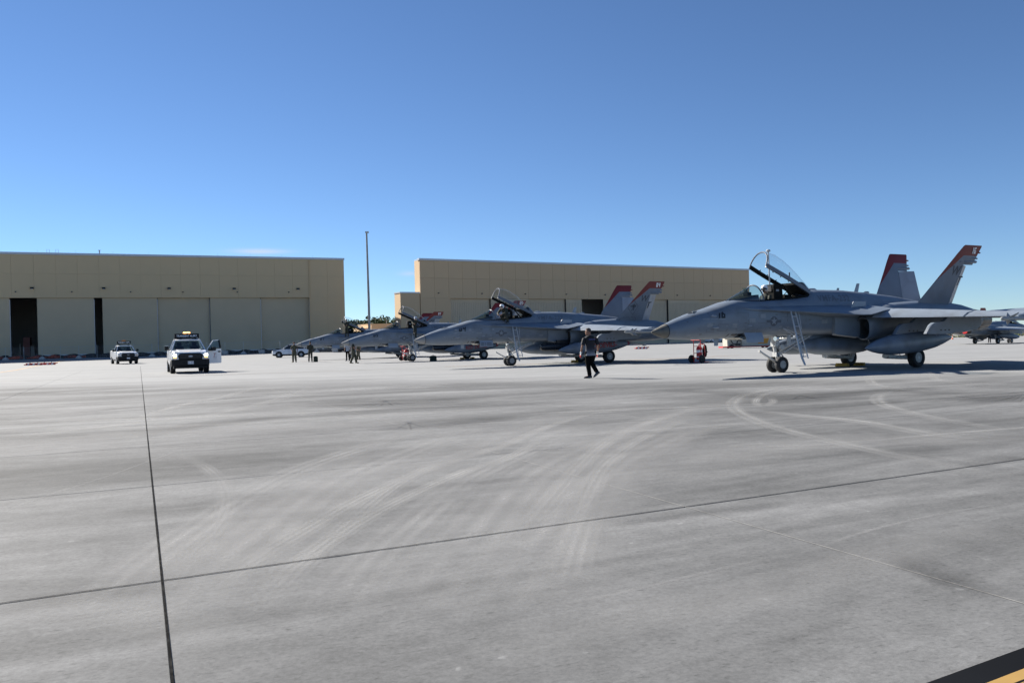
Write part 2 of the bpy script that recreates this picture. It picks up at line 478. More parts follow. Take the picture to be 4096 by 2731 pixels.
def leflap_mesh(s):
    b = JB(s)
    # upper hinge edge -> drooped leading edge
    rows = []
    for xh, p, zh, xl, zl, th in ((9.14, 1.62, 2.16, 8.52, 1.86, 0.17), (9.26, 2.2, 2.14, 8.80, 1.845, 0.16), (9.80, 3.2, 2.075, 9.30, 1.81, 0.14), (10.40, 4.17, 1.985, 9.79, 1.79, 0.11)):
        rows.append([(xh, p, zh), ((xh + xl) / 2 - .04, p, (zh + zl) / 2 + 0.045), (xl + .02, p, zl + 0.02), (xl, p, zl - 0.005), (xl + .05, p, zl - 0.015), (xh, p, zh - th)])
    b.loft(rows)
    rows = []
    for xh, p, zh, xl, zl, th in ((10.42, 4.23, 1.975, 9.83, 1.785, 0.1), (11.1, 5.6, 1.90, 10.60, 1.75, 0.07)):
        rows.append([(xh, p, zh), ((xh + xl) / 2 - .03, p, (zh + zl) / 2 + 0.035), (xl + .02, p, zl + 0.018), (xl, p, zl - 0.005), (xl + .05, p, zl - 0.012), (xh, p, zh - th)])
    b.loft(rows)
    return b.mesh('leading_edge_flap', M['light'], 40)
def teflap_mesh(s):
    b = JB(s)
    b.loft([[(12.6, 1.2, 2.02), (13.35, 1.2, 1.80), (13.35, 1.2, 1.79), (12.6, 1.2, 1.86)], [(12.58, 4.1, 1.90), (13.1, 4.1, 1.74), (13.1, 4.1, 1.73), (12.58, 4.1, 1.80)]])
    b.loft([[(12.56, 4.25, 1.89), (13.0, 4.25, 1.78), (13.0, 4.25, 1.77), (12.56, 4.25, 1.80)], [(12.52, 5.6, 1.82), (12.9, 5.6, 1.74), (12.9, 5.6, 1.73), (12.52, 5.6, 1.76)]])
    return b.mesh('trailing_edge_flap', M['grey'], 30)
def nacelle_mesh(s):
    b = JB(s)
    # outer skin from the intake lip aft
    def ring(x, pin, pout, zb, zt, e=2.6):
        return sec_ring(x, zb, zt, (pout - pin) / 2, (zb + zt) / 2 + 0.02, e, e, 28, (pin + pout) / 2)
    outer = [ring(8.62, 0.86, 1.44, 1.10, 1.86), ring(8.70, 0.80, 1.49, 1.07, 1.91), ring(9.05, 0.55, 1.5, 1.08, 2.02), ring(9.6, 0.2, 1.42, 1.12, 2.30), ring(10.6, 0.1, 1.36, 1.14, 2.42, 2.4),
             ring(12.0, 0.08, 1.3, 1.15, 2.49, 2.3), ring(13.4, 0.08, 1.24, 1.16, 2.48, 2.2), ring(14.3, 0.1, 1.2, 1.18, 2.43, 2.1), ring(15.0, 0.12, 1.14, 1.22, 2.36, 2), ring(15.6, 0.14, 1.08, 1.28, 2.24, 2), ring(16.0, 0.17, 1.03, 1.34, 2.12, 2)]
    b.loft(outer, True, (False, True))
    inner = [ring(8.62, 0.86, 1.44, 1.10, 1.86), ring(8.64, 0.88, 1.42, 1.12, 1.84), ring(9.1, 0.8, 1.38, 1.16, 1.84), ring(10.4, 0.4, 1.1, 1.25, 1.9)]
    b.loft(inner, True, (False, True), 1)
    return b.mesh('engine_nacelle', [M['grey'], M['duct']], 40)
def splitter_mesh(s):
    b = JB(s)
    b.loft([[(x, p0, zb), (x, p1, zb + .03), (x, p1 + .02, (zb + zt) / 2), (x, p1, zt), (x, p0, zt + .02)] for x, p0, p1, zb, zt in ((7.55, .70, .835, 1.30, 2.06), (7.62, .70, .86, 1.26, 2.06), (8.2, .7, .90, 1.20, 2.04), (8.75, .7, .92, 1.14, 2.0))])
    return b.mesh('intake_ramp', M['grey'], 50)
def fin_mesh(s):
    b = JB(s); rings = []
    def cant(z): return 0.95 + (z - 2.31) * 0.306
    for z, xl, xt, th in ((2.15, 11.70, 13.72, 0.16), (2.31, 11.85, 13.76, 0.14), (3.0, 12.47, 13.90, 0.12), (3.87, 13.25, 14.10, 0.085)):
        p = cant(z)
        rings.append([(xl, p, z), (xl + .25, p + th * .4, z), (xl + (xt - xl) * .5, p + th / 2, z), (xt, p + th * .35, z), (xt, p - th * .35, z), (xl + (xt - xl) * .5, p - th / 2, z), (xl + .25, p - th * .4, z)])
    b.loft(rings)
    rings = []
    for z, xl, xt, th in ((3.87, 13.25, 14.70, 0.085), (3.95, 13.32, 14.73, 0.083), (4.25, 13.58, 14.86, 0.07), (4.57, 13.88, 15.0, 0.055), (4.61, 13.96, 14.98, 0.03)):
        p = cant(z)
        rings.append([(xl, p, z), (xl + .18, p + th * .4, z), (xl + (xt - xl) * .5, p + th / 2, z), (xt, p + .008, z), (xt, p - .008, z), (xl + (xt - xl) * .5, p - th / 2, z), (xl + .18, p - th * .4, z)])
    b.loft(rings)
    # fuel dump, light and antenna fairings on the trailing edge
    for z, x0, x1, r in ((4.34, 14.70, 15.02, 0.032), (4.12, 14.35, 14.93, 0.036), (3.99, 14.0, 14.92, 0.055)):
        p = cant(z)
        b.lathe([(x0, 0.004), (x0 + .12, r), (x1 - .05, r), (x1 - .012, r * .7), (x1, 0.004)], 'x', (0, p, z), 10)
    b.lathe([(13.80, 0.004), (13.85, .03), (13.93, .03), (13.97, 0.004)], 'x', (0, cant(3.98) + .03, 3.98), 8)
    return b.mesh('vertical_tail', M['tail'], 30)
def rudder_mesh(s):
    b = JB(s); rings = []
    def cant(z): return 0.95 + (z - 2.31) * 0.306
    for z, xh, c in ((2.38, 13.79, 0.82), (3.1, 13.93, 0.77), (3.85, 14.11, 0.71)):
        p = cant(z); a = R(24)
        xt, pt = xh + c * math.cos(a), p - c * math.sin(a)
        rings.append([(xh, p + .045, z), (xt, pt + .006, z), (xt, pt - .006, z), (xh, p - .045, z)])
    b.loft(rings)
    return b.mesh('rudder', M['light'], 30)
def stab_mesh(s):
    b = JB(s)
    a = R(-9)
    def tw(x, p, z):
        dx = x - 15.2
        return (15.2 + dx * math.cos(a) , p, z - dx * math.sin(a))
    rings = wingform([(13.75, 16.35, 1.15, 1.93, 1.93, 0.13), (15.6, 17.05, 3.3, 1.9, 1.9, 0.06)])
    rings = [[tw(*q) for q in r] for r in rings]
    b.loft(rings)
    return b.mesh('horizontal_stabilator', M['grey'], 30)
def nozzle_mesh(s):
    b = JB(s); n = 24
    prof = [(15.95, .43), (16.3, .40), (16.75, .33), (16.76, .31), (16.3, .34), (15.95, .3)]
    b.lathe(prof, 'x', (0, .6, 1.74), n)
    for k in range(12):
        a = 2 * math.pi * k / 12
        b.tube([(16.0, .6 + .432 * math.cos(a), 1.74 + .432 * math.sin(a)), (16.7, .6 + .345 * math.cos(a), 1.74 + .345 * math.sin(a))], .014, 5)
    return b.mesh('exhaust_nozzle', M['nozzle'], 30)
def tank_prof(L, r):
    pts = []
    for t, k in ((0, .02), (.012, .1), (.04, .26), (.09, .47), (.16, .69), (.25, .87), (.35, .98), (.45, 1.0), (.58, 1.0), (.68, .93), (.78, .8), (.87, .58), (.95, .33), (.985, .2), (1.0, .08)):
        pts.append((t * L, r * k))
    return pts
def tank_mesh():
    b = MB(); b.lathe(tank_prof(4.72, .365), 'x', (0, 0, 0), 28)
    return b.mesh('fuel_tank', M['grey'], 30)
def tank_cap_mesh():
    b = MB(); b.lathe([(4.44, .137), (4.6, .09), (4.735, .03), (4.74, .002)], 'x', (0, 0, 0), 16)
    return b.mesh('tank_tail_cone', M['redlet'], 30)
def pylon_mesh(s, p, x0, zt0):
    b = JB(s)
    poly = [(x0, 1.24), (x0 + .12, 1.38), (x0 + .26, 1.54), (x0 + .42, 1.61), (x0 + .95, 1.65), (x0 + 1.25, 1.86), (x0 + 1.9, 1.96), (x0 + 3.0, 1.9), (x0 + 3.05, 1.52), (x0 + 2.8, 1.34), (x0 + 1.5, 1.27), (x0 + 1.35, 1.215), (x0 + .2, 1.22)]
    n = len(poly)
    def ring(pp, q):
        cx = x0 + 1.5
        return [(cx + (x - cx) * q, pp, 1.5 + (z - 1.5) * q) for x, z in poly]
    b.loft([ring(p - .07, .985), ring(p - .05, 1), ring(p + .05, 1), ring(p + .07, .985)])
    for dx in (.72, .95, 1.16):
        b.box((x0 + dx, p + .072, 1.335), (x0 + dx + .075, p + .08, 1.375), 1)
    for dx in (.5, .62, 1.3):
        b.tube([(x0 + dx, p, 1.22), (x0 + dx, p + .1, 1.17)], .02, 6, 2)
    return b.mesh('wing_pylon', [M['grey'], M['black'], M['steel']], 30)
def missile_mesh(s):
    b = JB(s)
    x0, p, z = 9.12, 5.86, 1.66
    b.lathe([(x0, .012), (x0 + .03, .05), (x0 + .1, .064), (x0 + 2.86, .064), (x0 + 2.88, .04)], 'x', (0, p, z), 14)
    for k in range(4):
        a = R(45 + 90 * k); c, q = math.cos(a), math.sin(a)
        for poly, t in (([(.32, .06), (.62, .26), (.66, .26), (.60, .06)], .006), ([(2.3, .06), (2.62, .29), (2.86, .29), (2.86, .06)], .008)):
            vs = []
            for sg in (-t, t):
                for dx, r in poly: vs.append((x0 + dx, p + c * r - q * sg, z + q * r + c * sg))
            b.add(vs, [(0, 1, 2, 3), (7, 6, 5, 4), (0, 4, 5, 1), (1, 5, 6, 2), (2, 6, 7, 3), (3, 7, 4, 0)])
    return b.mesh('air_to_air_missile', M['missile'], 30)
def rail_mesh(s):
    b = JB(s)
    b.loft([[(x, 5.6 + dy, z + dz) for dy, dz in ((0, .06), (.1, .07), (.2, .04), (.2, -.04), (.1, -.06), (0, -.05))] for x, z in ((10.15, 1.72), (10.4, 1.76), (12.9, 1.76), (13.1, 1.74))])
    return b.mesh('wingtip_launch_rail', M['grey'], 30)
def wheel_mesh(r, w, rr, name='tyre'):
    b = MB(); h = w / 2
    b.lathe([(-h * .8, rr), (-h, rr * 1.12), (-h, r * .86), (-h * .72, r * .965), (-h * .3, r), (h * .3, r), (h * .72, r * .965), (h, r * .86), (h, rr * 1.12), (h * .8, rr)], 'y', (0, 0, 0), 28)
    return b.mesh('tyre', M['tyre'], 40)
def rim_mesh(rr, w, spokes=9):
    b = MB(); h = w / 2
    b.lathe([(-h * .82, rr * .98), (-h * .86, rr * .88), (-h * .55, rr * .8), (-h * .5, rr * .3), (-h * .8, rr * .26), (-h * .8, .002)], 'y', (0, 0, 0), 24)
    b.lathe([(h * .8, .002), (h * .8, rr * .26), (h * .5, rr * .3), (h * .55, rr * .8), (h * .86, rr * .88), (h * .82, rr * .98)], 'y', (0, 0, 0), 24)
    for k in range(spokes):
        a = 2 * math.pi * k / spokes
        for sg in (-1, 1):
            b.lathe([(sg * h * .56, rr * .1), (sg * h * .58, rr * .1)], 'y', (rr * .57 * math.cos(a), 0, rr * .57 * math.sin(a)), 8, 1)
    return b.mesh('rim', [M['rim'], M['black']], 40)
def canopy_pts():
    O = Vector((6.9, 0, 2.775)); u = Vector((-0.918, 0, 0.397)); w = Vector((0.397, 0, 0.918))
    return O, u, w
def canopy_ring(uu, hw, hh, n=18, base=0.0, e=2.2):
    O, u, w = canopy_pts(); out = []
    for k in range(n + 1):
        a = math.pi * k / n
        q = O + u * uu + w * (base + sup(math.sin(a), e) * (hh - base))
        out.append((q.x, sup(math.cos(a), e) * hw, q.z))
    return out
CAN = [(2.36, .385, .565), (2.2, .395, .63), (1.92, .41, .695), (1.55, .42, .68), (1.16, .42, .61), (.7, .41, .47), (.3, .385, .335), (.05, .36, .24)]
def canopy_glass_mesh():
    b = JB(); b.loft([canopy_ring(u, w, h, base=.10) for u, w, h in CAN], False, (False, False))
    return b.mesh('canopy_glass', M['canopy'], 60)
def canopy_frame_mesh():
    b = JB(); O, u, w = canopy_pts()
    # front bow
    b.tube([Vector(q) for q in canopy_ring(2.37, .392, .57, 20, 0.0)], .026, 8, 0)
    # side rails, each a deep sill
    for s in (1, -1):
        rings = []
        for uu, hw, h in CAN:
            d = .10 if uu > 1.5 else .10 + (1.5 - uu) * .05
            base = O + u * uu
            rings.append([tuple((base + w * z) + Vector((0, s * pp, 0))) for z, pp in ((.115, hw + .012), (-.03 , hw + .03), (-.035, hw - .03), (.10, hw - .05))])
        b.loft(rings, mi=0 if s == 1 else 1)
    # solid fairing at the aft end
    rings = [canopy_ring(uu, hw, hh, 14, -.03) for uu, hw, hh in ((.32, .40, .345), (.05, .375, .25), (-.15, .35, .15))]
    b.loft(rings, True, (False, True), 0)
    # inner dark structure and lock hooks
    def pt(uu, p, h): q = O + u * uu + w * h; return (q.x, p, q.z)
    b.loft([[pt(.85, -.35, -.02), pt(.85, .35, -.02), pt(.85, .3, .06), pt(.85, -.3, .06)], [pt(.1, -.36, -.1), pt(.1, .36, -.1), pt(.1, .3, .05), pt(.1, -.3, .05)]], mi=1)
    for uu, p in ((1.95, -.36), (1.55, -.38), (1.1, -.38)):
        b.tube([pt(uu, p, .05), pt(uu - .04, p + .04, .12)], .02, 6, 2)
    for s in (1, -1):
        for uu in (2.0, 1.6, 1.2, .8): b.tube([pt(uu, s * .37, -.04), pt(uu - .05, s * .37, -.055)], .014, 6, 1)
    # mirror on the inside of the bow
    b.tube([pt(1.1, .30, .12), pt(1.12, .24, .33)], .025, 6, 2)
    return b.mesh('canopy_frame', [M['frame'], M['cockpit'], M['darkmetal']], 40)
def ws_ring(x, hw, zt, n=14, zb=2.535, lean=0.0):
    return [(x + lean * (1 - math.sin(math.pi * k / n)), sup(math.cos(math.pi * k / n), 2.1) * hw, zb + sup(math.sin(math.pi * k / n), 2.1) * (zt - zb)) for k in range(n + 1)]
def windshield_mesh():
    b = JB(); b.loft([ws_ring(3.27, .05, 2.55), ws_ring(3.45, .20, 2.63, lean=.02), ws_ring(3.8, .33, 2.785, lean=.06), ws_ring(4.15, .395, 2.945, lean=.09), ws_ring(4.42, .42, 3.065, lean=.12)], False, (False, False))
    return b.mesh('windshield_glass', M['wshield'], 60)
def ws_frame_mesh():
    b = JB(); b.tube(ws_ring(4.44, .425, 3.075, 20, lean=.12), .026, 8)
    for s in (1, -1): b.tube([(3.27, s * .06, 2.55), (3.47, s * .21, 2.548), (3.86, s * .34, 2.545), (4.24, s * .405, 2.545), (4.55, s * .43, 2.54)], .02, 6)
    return b.mesh('windshield_frame', M['frame'], 40)
def cockpit_mesh():
    b = JB()
    b.loft([[(x, -w, z), (x, w, z), (x, w * .9, z + h), (x, -w * .9, z + h)] for x, w, z, h in ((3.5, .12, 2.5, .06), (3.9, .30, 2.5, .14), (4.25, .36, 2.5, .22), (4.4, .37, 2.5, .23), (4.42, .37, 2.5, .1))])
    b.loft([[(x, -w, 2.4), (x, w, 2.4), (x, w, z), (x, -w, z)] for x, w, z in ((4.42, .41, 2.563), (5.5, .41, 2.612), (6.2, .41, 2.668), (6.8, .40, 2.75))])
    # head-up display and coaming bits
    b.box((4.12, -.10, 2.7), (4.3, .10, 2.83)); b.loft([[(4.16, -.09, 2.82), (4.18, -.09, 2.82), (4.18, .09, 2.82), (4.16, .09, 2.82)], [(4.05, -.08, 2.98), (4.07, -.08, 2.98), (4.07, .08, 2.98), (4.05, .08, 2.98)]], mi=1)
    # equipment behind the seat
    for x, p, z, sz in ((5.95, .1, 2.68, .1), (6.1, -.2, 2.7, .09), (6.35, .15, 2.72, .08), (6.0, -.05, 2.7, .12)): b.box((x - sz, p - sz, z - .1), (x + sz, p + sz, z + .06))
    b.tube([(6.25, .05, 2.68), (5.83, .05, 3.13)], [.035, .03]); b.tube([(6.25, .1, 2.68), (6.6, .22, 3.02)], .018); b.tube([(6.1, -.2, 2.7), (6.5, -.25, 2.98)], .014)
    return b.mesh('cockpit_interior', [M['cockpit'], M['wshield']], 40)
def seat_mesh():
    b = JB()
    b.loft([[(x0, -.19, z), (x0, .19, z), (x1, .19, z), (x1, -.19, z)] for x0, x1, z in ((5.28, 5.72, 2.5), (5.27, 5.68, 2.8), (5.25, 5.62, 3.02), (5.28, 5.6, 3.1), (5.34, 5.56, 3.115))])
    b.box((5.24, -.11, 2.86), (5.30, .11, 3.06), 1)
    for s in (1, -1): b.tube([(5.7, s * .16, 2.55), (5.68, s * .16, 3.13)], .028, 6)
    b.box((5.38, .192, 2.86), (5.52, .197, 2.93), 2)
    return b.mesh('ejection_seat', [M['cockpit'], M['darkmetal'], M['low_vis2']], 40)
def nose_strut_mesh():
    b = JB()
    b.tube([(5.36, 0, 1.42), (5.45, 0, .95), (5.5, 0, .62)], [.085, .08, .07], 12)
    b.tube([(5.5, 0, .62), (5.56, 0, .28)], .045, 10, 1)
    b.box((5.38, -.13, .92), (5.54, .13, 1.12)); b.box((5.42, -.10, .56), (5.62, .10, .72))
    b.tube([(5.56, -.24, .28), (5.56, .24, .28)], .05, 10)
    b.tube([(5.6, -.1, .72), (5.78, -.1, .5), (5.6, -.1, .32)], .025, 6); b.tube([(5.6, .1, .72), (5.78, .1, .5), (5.6, .1, .32)], .025, 6)
    b.tube([(5.55, .06, .78), (6.35, .07, 1.08), (7.1, .08, 1.32)], [.06, .075, .04], 10)
    b.tube([(5.7, -.1, .75), (7.15, -.12, 1.33)], .028, 6); b.tube([(5.7, .16, .7), (7.2, .16, 1.33)], .028, 6)
    b.tube([(5.62, .12, .9), (5.62, .2, .9)], .1, 12)
    b.tube([(5.40, .17, 1.20), (5.30, .17, 1.20)], [.09, .085], 14, 1)
    for z in (.8, .86, 1.0): b.tube([(5.45, -.12, z), (5.5, .14, z - .05)], .018, 6, 2)
    b.tube([(5.42, .1, 1.35), (5.40, .12, .9), (5.5, .12, .6), (5.53, .1, .35)], .011, 5, 2)
    return b.mesh('nose_gear_strut', [M['gearwhite'], M['chrome'], M['darkmetal']], 40)
def launch_bar_mesh():
    b = JB(); b.loft([[(x, -w, z), (x, w, z), (x, w, z + .055), (x, -w, z + .055)] for x, w, z in ((5.52, .09, .33), (5.3, .05, .44), (4.95, .035, .62), (4.78, .04, .71), (4.72, .05, .745), (4.68, .05, .75))])
    return b.mesh('launch_bar', M['gearwhite'], 40)
def nose_door_mesh():
    b = JB(); b.box((5.72, .30, .95), (5.9, .33, 1.33)); b.box((5.0, -.34, 1.22), (5.9, -.31, 1.34))
    return b.mesh('nose_gear_door', M['gearwhite'], 40)
def main_strut_mesh(s):
    b = JB(s)
    b.tube([(10.25, .95, 1.45), (9.95, 1.2, .95), (9.66, 1.34, .46)], [.11, .10, .085], 12)
    b.tube([(9.55, 1.34, .46), (10.3, 1.34, .40), (11.07, 1.34, .36)], [.09, .075, .07], 12)
    b.tube([(10.65, .92, 1.38), (10.88, 1.16, .82), (10.98, 1.24, .40)], [.10, .095, .08], 12)
    b.tube([(11.05, .95, 1.3), (10.95, 1.2, .75)], .04, 8)
    b.box((10.86, 1.12, .74), (11.06, 1.3, .9))
    b.tube([(11.07, 1.3, .36), (11.07, 1.62, .36)], .06, 10)
    b.tube([(9.62, 1.22, .46), (9.62, 1.5, .46)], .075, 10)
    b.tube([(10.2, 1.0, 1.4), (10.1, 1.35, .8), (10.3, 1.42, .45), (11.0, 1.3, .5)], .013, 5, 2)
    return b.mesh('main_gear_strut', [M['gearwhite'], M['chrome'], M['darkmetal']], 40)
def main_door_mesh(s):
    b = JB(s); b.loft([[(x, .78, 1.2), (x, .82, 1.2), (x, 1.0, zb), (x, .96, zb)] for x, zb in ((9.3, .62), (10.3, .50), (11.4, .62), (11.7, .95))])
    return b.mesh('main_gear_door', M['grey'], 40)
def ladder_mesh():
    b = JB()
    b.loft([[(5.29, .90, 2.12), (5.32, .90, 2.12), (5.32, .93, 2.12), (5.29, .93, 2.12)], [(5.30, 1.16, 1.0), (5.37, 1.16, 1.0), (5.37, 1.19, 1.0), (5.30, 1.19, 1.0)], [(5.34, 1.27, .52), (5.43, 1.27, .52), (5.43, 1.30, .52), (5.34, 1.30, .52)], [(5.42, 1.32, .28), (5.5, 1.32, .28), (5.5, 1.35, .28), (5.42, 1.35, .28)]])
    b.tube([(5.53, .90, 2.12), (5.68, 1.28, .50)], .022, 6)
    b.tube([(5.45, 1.12, 1.2), (5.45, 1.3, .55)], .014, 6)
    b.tube([(5.72, .88, 2.10), (5.68, 1.02, 1.5)], .013, 6)
    b.tube([(5.12, .72, 1.55), (5.36, 1.12, 1.22)], .012, 6); b.tube([(5.12, .72, 1.55), (5.6, 1.12, 1.3)], .012, 6)
    b.tube([(5.95, .7, 1.35), (5.6, 1.1, 1.28)], .014, 6)
    return b.mesh('ladder_rail', M['alu'], 40)
def rung_mesh():
    b = MB(); b.tube([(0, 0, 0), (.24, 0, 0)], .019, 6)
    return b.mesh('rung', M['alu'], 40)
def airdoor_mesh():
    b = JB(); b.loft([[(3.47, .56, 1.43), (4.22, .62, 1.43), (4.22, .60, 1.43), (3.47, .54, 1.43)], [(3.47, .66, 1.25), (4.22, .70, 1.25), (4.22, .68, 1.25), (3.47, .64, 1.25)], [(3.47, .66, 1.09), (4.22, .70, 1.09), (4.22, .68, 1.09), (3.47, .64, 1.09)]])
    return b.mesh('avionics_bay_door', M['light'], 40)
def bay_mesh():
    b = JB(); b.loft([[(3.35, -.3, 1.27), (3.35, .45, 1.27), (3.35, .3, 1.27), (3.35, -.2, 1.27)], [(3.5, -.35, 1.2), (3.5, .5, 1.2), (3.5, .45, 1.3), (3.5, -.3, 1.3)], [(4.3, -.35, 1.22), (4.3, .5, 1.22), (4.3, .45, 1.32), (4.3, -.3, 1.32)]])
    return b.mesh('open_equipment_bay', M['cream'], 40)
def one_blade(x, z, h, c, sweep, p=0.0, t=.02):
    b = JB()
    b.loft([[(x, p, z), (x + c * .4, p + t, z), (x + c, p, z), (x + c * .4, p - t, z)], [(x + sweep, p, z + h), (x + sweep + c * .3, p + t * .5, z + h), (x + sweep + c * .7, p, z + h), (x + sweep + c * .3, p - t * .5, z + h)]])
    return b.mesh('blade_antenna', M['light'], 40)
BLADES = [(9.62, 2.85, .35, .24, .17), (8.66, 2.91, .11, .16, .06), (2.62, 1.26, -.25, .24, .02)]
def blister(x, p, z, L, r):
    b = JB(); b.lathe([(x, .005), (x + L * .3, r), (x + L * .75, r), (x + L, .005)], 'x', (0, p, z), 8)
    return b.mesh('blister_fairing', M['light'], 40)
BLIST = [(10.15, 0, 2.86, .35, .05), (2.06, .515, 2.0, .28, .035), (2.06, .60, 1.62, .28, .03), (1.86, .46, 1.66, .2, .02), (3.6, .62, 1.66, .2, .02), (7.1, 0, 2.93, .55, .07)]
def probe_mesh():
    b = JB(); b.tube([(5.60, -.30, 2.55), (5.60, -.34, 4.32)], [.028, .024], 10); b.lathe([(4.30, .03), (4.32, .075), (4.36, .08), (4.39, .05)], 'z', (5.60, -.34, 0), 14)
    return b.mesh('refuelling_probe', M['alu'], 40)
def lexfence_mesh(s):
    b = JB(s); b.prism([(8.17, 2.22), (8.34, 2.46), (8.98, 2.46), (9.0, 2.2)], 1.0, 1.025)
    return b.mesh('extension_fence', M['light'], 30)
def centre_pylon_mesh():
    b = JB(); b.loft([[(x, -.08, .95), (x, .08, .95), (x, .12, zt), (x, -.12, zt)] for x, zt in ((7.1, 1.34), (7.5, 1.36), (9.9, 1.3), (10.2, 1.28))])
    return b.mesh('centreline_pylon', M['grey'], 30)
def pod_mesh():
    b = JB(); b.lathe([(6.88, .03), (6.9, .14), (6.97, .19), (7.1, .21), (9.4, .21), (9.5, .15)], 'x', (0, 1.1, .98), 22)
    b.lathe([(7.7, .215), (7.74, .215)], 'x', (0, 1.1, .98), 22, 1); b.box((7.9, 1.02, 1.15), (9.2, 1.18, 1.35), 0)
    return b.mesh('targeting_pod', [M['pod'], M['darkmetal']], 40)
def hook_mesh():
    b = JB(); b.tube([(12.4, 0, 1.25), (14.6, 0, .95)], .045, 8); b.box((14.55, -.07, .88), (14.75, .07, 1.0))
    return b.mesh('arresting_hook', M['gearwhite'], 40)
FUSBVH = None
def fus_mesh(x0, x1, name, mt, f=FUS):
    b = JB(); rings = []
    xs = [q[0] for q in FUS if x0 <= q[0] <= x1]
    if x0 not in xs: xs = [x0] + xs
    if x1 not in xs: xs.append(x1)
    full = []
    for a, c in zip(xs, xs[1:]):
        k = 3 if c - a > .3 else 2
        full += [a + (c - a) * i / k for i in range(k)]
    full.append(xs[-1])
    for x in full: rings.append(sec_ring(*fus_at(x)))
    b.loft(rings)
    return b.mesh(name, mt, 45)
def side_map(x0, z0, off=.006, s=1, lean=0.0):
    """maps flat lettering (tx,ty) on to the port side of the fuselage"""
    def fn(tx, ty):
        x, z = x0 + tx, z0 + ty
        h = FUSBVH.ray_cast(Vector((x, -s * 3.0, z)), Vector((0, s, 0)), 6)
        y = h[0].y if h[0] else -s * fus_at(x)[3]
        x += lean * (fus_at(x)[3] - abs(y))
        return Vector((x, y - s * off, z))
    return fn
def fin_map(x0, z0, ang=0.0, off=.05):
    ca, sa = math.cos(ang), math.sin(ang)
    def fn(tx, ty):
        x, z = x0 + tx * ca - ty * sa, z0 + tx * sa + ty * ca
        return Vector((x, -(0.95 + (z - 2.31) * 0.306 + off), z))
    return fn
def star_polys(r):
    p = []
    for k in range(10):
        a = math.pi / 2 + k * math.pi / 5; q = r if k % 2 == 0 else r * .382
        p.append((q * math.cos(a), q * math.sin(a)))
    return [[(0, 0), p[i - 1], p[i]] for i in range(10)]

